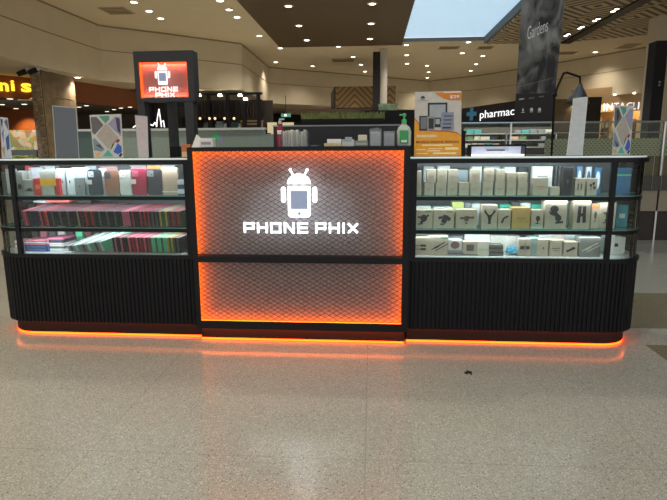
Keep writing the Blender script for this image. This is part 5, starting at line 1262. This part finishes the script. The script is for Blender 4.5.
def phone_case(x0, x1, yt, c, cn, label, cam='b9bcc0', Y=.08, corner='L', lab=False):
    a, b = P(x0, 200, Y), P(x1, yt, Y); W = b.x-a.x; H = b.z-ZS[2]-.001
    t = thing('phone_case', ((a.x+b.x)/2, Y+.006, ZS[2]+.001), label, 'phone case')
    mb = MB(); mb.prism(rrect(-W/2, W/2, 0, H, W*.16, -.006), (0, .012, 0)); mb.build('shell', mat('case_'+c, c, .4), t)
    s = -1 if corner == 'L' else 1; cx = s*W*.24
    mb = MB(); mb.prism(rrect(cx-W*.2, cx+W*.2, H*.70, H*.93, W*.07, -.0085), (0, .002, 0)); mb.build('camera_window', mat('camw_'+cam, cam, .4), t)
    for (u, v) in ((-.08, .86), (.08, .78)):
        MB().prism([(cx+u*W+.004*math.cos(k*.785), -.0098, H*v+.004*math.sin(k*.785)) for k in range(8)], (0, .001, 0)).build('lens_hole', M_dk, t)
    if lab: MB().box(-W/2-.004, -W/2+W*.3, -.0098, -.0088, H*.42, H*.6).build('price_label', mat('label_pale', 'c9c2b8', .5), t)
    return t
for i, (a_, b_, c_, s_) in enumerate(((59.5, 66, 'b9c0c8', 'left'), (66.6, 73.5, 'c6ccd2', 'right'))):
    pack(a_, b_, 168.5, 2, 'frosted grey hanging pack, %s of two right of narrow red box' % s_, c_, Y=.1, D=.02, ic='spot', icc='555a60')
pack(74, 88, 167.5, 2, 'clear blister pack with grey wallet inside, left case top shelf', 'aab2ba', Y=.12, D=.02)
pack(76.2, 84, 178, 2, 'grey wallet slab standing before the clear blister pack', '7a7e7c', Y=.09, D=.015, ic='spot')
phone_case(89.6, 100.6, 169.6, '2b323a', '', 'dark slate phone case with white camera window, left case top shelf', 'c3cad0', lab=True)
pack(101.2, 105.4, 168.5, 2, 'frosted white sleeve between slate and brown phone cases', 'd2d8dc', Y=.12, D=.02)
phone_case(106, 118.2, 170.6, '8a5f4b', '', 'tan brown phone case with dark camera window on top shelf', '3e4450')
phone_case(121, 131.6, 170, 'bfc0ba', '', 'pale clear phone case with black camera outline on top shelf', 'e2e4e2')
phone_case(132.4, 147, 168.8, '9a2440', '', 'crimson phone case with price label on top shelf', 'b85a70', lab=True)
t = phone_case(147.8, 162, 168.8, '34323a', '', 'charcoal phone case with orange strip above it on top shelf', '8c8488')
pack(149, 161.5, 165.6, 2, 'orange header card behind the charcoal phone case', 'd8602a', Y=.11, D=.01)
pack(163, 177, 167.5, 2, 'beige textured wallet case near right end of top shelf', 'b09a86', Y=.08, D=.02, band_=(.1, .14, 'd8ccbc'))
for i in range(4):
    c_ = ('31506e', 'c8ccd0', '2a4460', 'b4bac0')[i]
    if i == 0: zz_ = None
    t_, H_ = pack(178, 186.2, 191.5-i*4.6+2.3, 2, '%s pack in the flat pile beside the logo panel, left case top shelf' % ('dark blue bottom', 'pale grey second', 'navy third', 'silver top')[i], c_, z0=zz_, Y=.08); zz_ = top_of(t_, H_)
for i, (a_, b_, y_, c_) in enumerate(((43, 55, 166, 'd2d6da'), (88, 96, 166, 'c7ccd4'), (103, 118, 166.3, 'd9a8a8'), (119, 131, 166, '5d6068'), (163, 175, 165.4, 'd8dade'), (132, 146, 165.6, 'd9c2ca'))):
    pack(a_, b_, y_, 2, ('silver grey', 'pale lavender', 'dusty pink', 'slate', 'light silver', 'rose white')[i]+' pack in back row of left case top shelf', c_, Y=.3, D=.06)
for i, (a_, b_, y_) in enumerate(((1, 5, 172), (5.6, 9.5, 169))):
    pack(a_+3, b_+3, y_, 2, 'frosted pack in the curved left end of top shelf, %s' % ('outer', 'inner')[i], ('8d9290', 'b9bebc')[i], Y=.2+.04*(1-i), D=.05)
# --- left case: filed phone case packs
random.seed(21)
PC = {'black': ('17181b', 'glossy black'), 'red': ('a5242e', 'red'), 'navy': ('1e2c52', 'navy'), 'pink': ('c8607a', 'pink'), 'green': ('4c5a40', 'olive green'), 'mint': ('5cbf98', 'mint'),
      'coral': ('d0584e', 'coral'), 'tan': ('9a8468', 'tan'), 'white': ('cfd3d2', 'white'), 'wine': ('5e1f28', 'wine'), 'yellow': ('a8a03c', 'olive yellow'), 'grey': ('55585c', 'grey'), 'blue': ('2b4a86', 'blue'), 'rose': ('b8687c', 'rose pink'), 'frost': ('8f9c98', 'frosty pale')}
packmesh = {}
def filed(px, z, Y, c, shelfname, H=.118, D=.2, th=.0125, yaw=-.5, lean=.16, rx=.2):
    key = (c, round(H, 3), D)
    if key not in packmesh:
        mb = MB(); mb.box(-th/2, th/2, 0, D, 0, H, bev=.0015)
        o = mb.build('phone_case_pack', [mat('pk_'+c, PC[c][0], .4)]); packmesh[key] = o
        cap = MB().box(th*.18, th*.42, .004, D-.004, H, H+.0012); cap.build('card_edge', mat('pk_edge_%s' % ('pale' if random.random() < .6 else 'pink'), '8f8688' if random.random() < .6 else '8a5560', .5), o)
    else:
        s = packmesh[key]; o = s.copy(); COL.objects.link(o)
        for ch in s.children: c2 = ch.copy(); COL.objects.link(c2); c2.parent = o
    o.location = (P(px, 220, Y).x, Y, z); o.rotation_euler = (rx, lean, yaw)
    tag(o, '%s phone case pack filed on edge, %s' % (PC[c][1], shelfname), 'phone case pack', '%s packs filed %s' % (PC[c][1], shelfname))
    return o
def row(x0, x1, sh, Y, seq, nm, step=1.95, **k):
    n = int((x1-x0)/step)
    for i in range(n):
        x = x0+i*step; u = (x-x0)/(x1-x0)
        for (lim, cs) in seq:
            if x < lim: c = cs[i % len(cs)]; break
        wh = (' near the left post', ' at centre', ' near the logo panel')[min(2, int(u*3))] if sh == 1 else ''
        filed(x, ZS[sh]+.003, Y, c, nm+wh, H=k.get('H', .118)*(1), D=k.get('D', .2), yaw=k.get('yaw', -.5), lean=k.get('lean', .16))
row(24, 182, 1, .075, [(29, ['red', 'pink']), (40, ['navy', 'black']), (49, ['coral', 'black', 'red']), (76, ['black', 'black', 'black', 'grey']), (82, ['tan', 'black']), (96, ['wine', 'black', 'red']), (122, ['black', 'black', 'black', 'grey']), (130, ['rose', 'rose', 'pink']), (139, ['black', 'black', 'red']), (152, ['red', 'black']), (160, ['grey', 'black']), (170, ['green', 'yellow', 'grey']), (180, ['wine', 'red', 'grey']), (999, ['green', 'grey'])], 'left case middle shelf')
row(112, 182, 0, .075, [(120, ['black', 'rose', 'black']), (127, ['black']), (148, ['pink', 'wine', 'red', 'wine']), (165, ['mint', 'green', 'mint']), (173, ['yellow', 'green']), (999, ['grey', 'black', 'black', 'grey', 'black', 'yellow'])], 'right half of left case bottom', H=.12, D=.2)
# --- second row and loose packs lying on top of the filed rows
def loose(px0, px1, pyt, pyb, Y, z, c, label, rz=0, tilt=0, D=.13, rx=.0):
    a, b = P(px0, pyb, Y), P(px1, pyt, Y); th = max(.010, b.z-a.z)
    t = thing('phone_case_pack', ((a.x+b.x)/2, Y+D/2, z), label, 'phone case pack'); W = b.x-a.x
    cc = PC[c][0] if c in PC else c
    MB().box(-W/2, W/2, -D/2, D/2, 0, th, bev=.002).build('sleeve', mat('pk_'+c, cc, .4), t)
    MB().box(-W*.4, W*.4, -D*.4, D*.4, th+.0002, th+.0014).build('front_card', mat('card_'+c, tuple(min(1, v*1.6+.08) for v in hexc(cc)), .5), t)
    t.rotation_euler = (rx, tilt, rz); return t
zm = ZS[1]+.158; 
for i, (x0, x1, c, dz, Y, s) in enumerate(((33, 52, 'white', 0.006, .2, 'white'), (45, 68, 'coral', .012, .17, 'coral'), (70, 92, 'black', .004, .22, 'black'), (72, 95, 'rose', .03, .3, 'rose pink'), (60, 85, 'mint', .055, .36, 'mint'), (96, 112, 'grey', .02, .26, 'grey'),
        (100, 126, 'black', .045, .34, 'long black'), (128, 148, 'blue', .02, .28, 'blue'), (150, 176, '5a5aa0', .03, .3, 'violet blue'), (120, 140, '4a3c3a', .05, .38, 'dark brown'), (145, 170, 'd2c8bc', .055, .4, 'cream'), (22, 34, 'navy', .01, .25, 'navy'), (48, 62, 'wine', .045, .34, 'wine'))):
    loose(x0, x1, 200, 202, Y, zm+dz, c, '%s phone case pack lying flat on top of the filed packs, middle shelf' % s, rz=(-.25, .1, -.1, .2, -.15, .1, .05, -.2, .1, .25, -.1, .2, .3)[i], D=.12)
# back row so the shelf reads full
for x, c in zip(range(30, 180, 9), ['black', 'rose', 'grey', 'white', 'black', 'mint', 'wine', 'black', 'rose', 'grey', 'white', 'black', 'blue', 'tan', 'red', 'grey', 'black']):
    for sh in (0, 1):
        a = P(x, 220, .36)
        t = thing('phone_case_box', (a.x, .42, ZS[sh]+.0015), '%s upright pack in the back row of the left case %s' % (PC[c][1], ('bottom level', 'middle shelf')[sh]), 'phone case pack', '%s packs at back of left case %s' % (PC[c][1], ('bottom level', 'middle shelf')[sh]))
        MB().box(-.032, .032, -.02, .02, 0, .135+.018*((x*7) % 3), bev=.002).build('sleeve', mat('pk_'+c, PC[c][0], .4), t)
        MB().box(-.024, .024, -.0212, -.0202, .03, .11).build('front_card', mat('card_'+c, tuple(min(1, v*1.6+.08) for v in hexc(PC[c][0])), .5), t)
# bottom level, left half: flat piles
def pile(x0, x1, Y, D, items, where, rz=0):
    z = ZS[0]+.001
    for k, (c, th) in enumerate(items):
        a, b = P(x0, 250, Y), P(x1, 250, Y); W = b.x-a.x
        cc = PC[c][0] if c in PC else c
        t = thing('phone_case_pack', ((a.x+b.x)/2+random.uniform(-.004, .004), Y+D/2, z), '%s flat pack, %s from bottom, pile %s' % (PC[c][1] if c in PC else 'pale', ('first', 'second', 'third', 'fourth', 'fifth', 'sixth', 'seventh')[k], where), 'phone case pack', None, rz)
        MB().box(-W/2, W/2, -D/2, D/2, 0, th-.0008, bev=.0015).build('sleeve', mat('pk_'+c, cc, .4), t)
        MB().box(-W*.4, W*.4, -D/2-.001, -D/2-.0001, th*.25, th*.75).build('spine_print', mat('card_'+c, tuple(min(1, v*1.6+.08) for v in hexc(cc)), .5), t)
        z += th
pile(15, 23.5, .2, .12, [('white', .03), ('pink', .012), ('white', .02)], 'just behind the left post')
pile(24.5, 48, .08, .16, [('blue', .026), ('blue', .022), ('rose', .014), ('white', .012), ('rose', .013)], 'right of the left post')
pile(49, 64, .10, .18, [('white', .022), ('grey', .014), ('white', .016), ('white', .013), ('wine', .012), ('navy', .012), ('pink', .012)], 'beside the blue packs')
# fan of pale packs
for k in range(15):
    o = filed(66+k*2.6, ZS[0]+.008, .075, ('frost', 'grey', 'frost', 'white', 'mint')[k % 5], 'in fan in middle of left case bottom', H=.05+.0035*k, D=.24, yaw=-.75, lean=.5, rx=.38)
for i, (x0, x1, c, dz, Y, s) in enumerate(((70, 88, 'navy', .02, .3, 'navy'), (62, 80, 'coral', .05, .33, 'coral'), (97, 112, 'black', .03, .25, 'black'), (85, 100, 'wine', .045, .34, 'wine'), (40, 60, 'pink', .02, .27, 'pink'))):
    loose(x0, x1, 200, 202, Y, ZS[0]+.165+dz*.6, c, '%s phone case pack lying on the pale fan, bottom level of left case' % s, rz=.2*(i-2), D=.12)

# turn the kiosk and all that stands on it
for o in list(SC.objects):
    if o.parent is None and (o.name not in KSET or o.name.startswith('display_counter') or o.name == 'logo_panel'):
        o.location = Matrix.Rotation(KANG, 3, 'Z') @ (o.location-KPIV) + KPIV; o.rotation_euler.z += KANG
# ============================================================ FLOOR DEBRIS
q = PZ(468, 373, 0); t = thing('plastic_clip', (q.x, q.y, 0), 'small black plastic clip lying on the floor in front of the right counter', 'clip', rz=.3)
MB().box(-.024, .024, -.007, .003, 0, .01, bev=.002).build('bar', M_black, t)
MB().box(.004, .012, -.035, .03, 0, .008, bev=.002).box(-.020, -.012, -.02, .012, 0, .008, bev=.002).build('prongs', M_black, t)
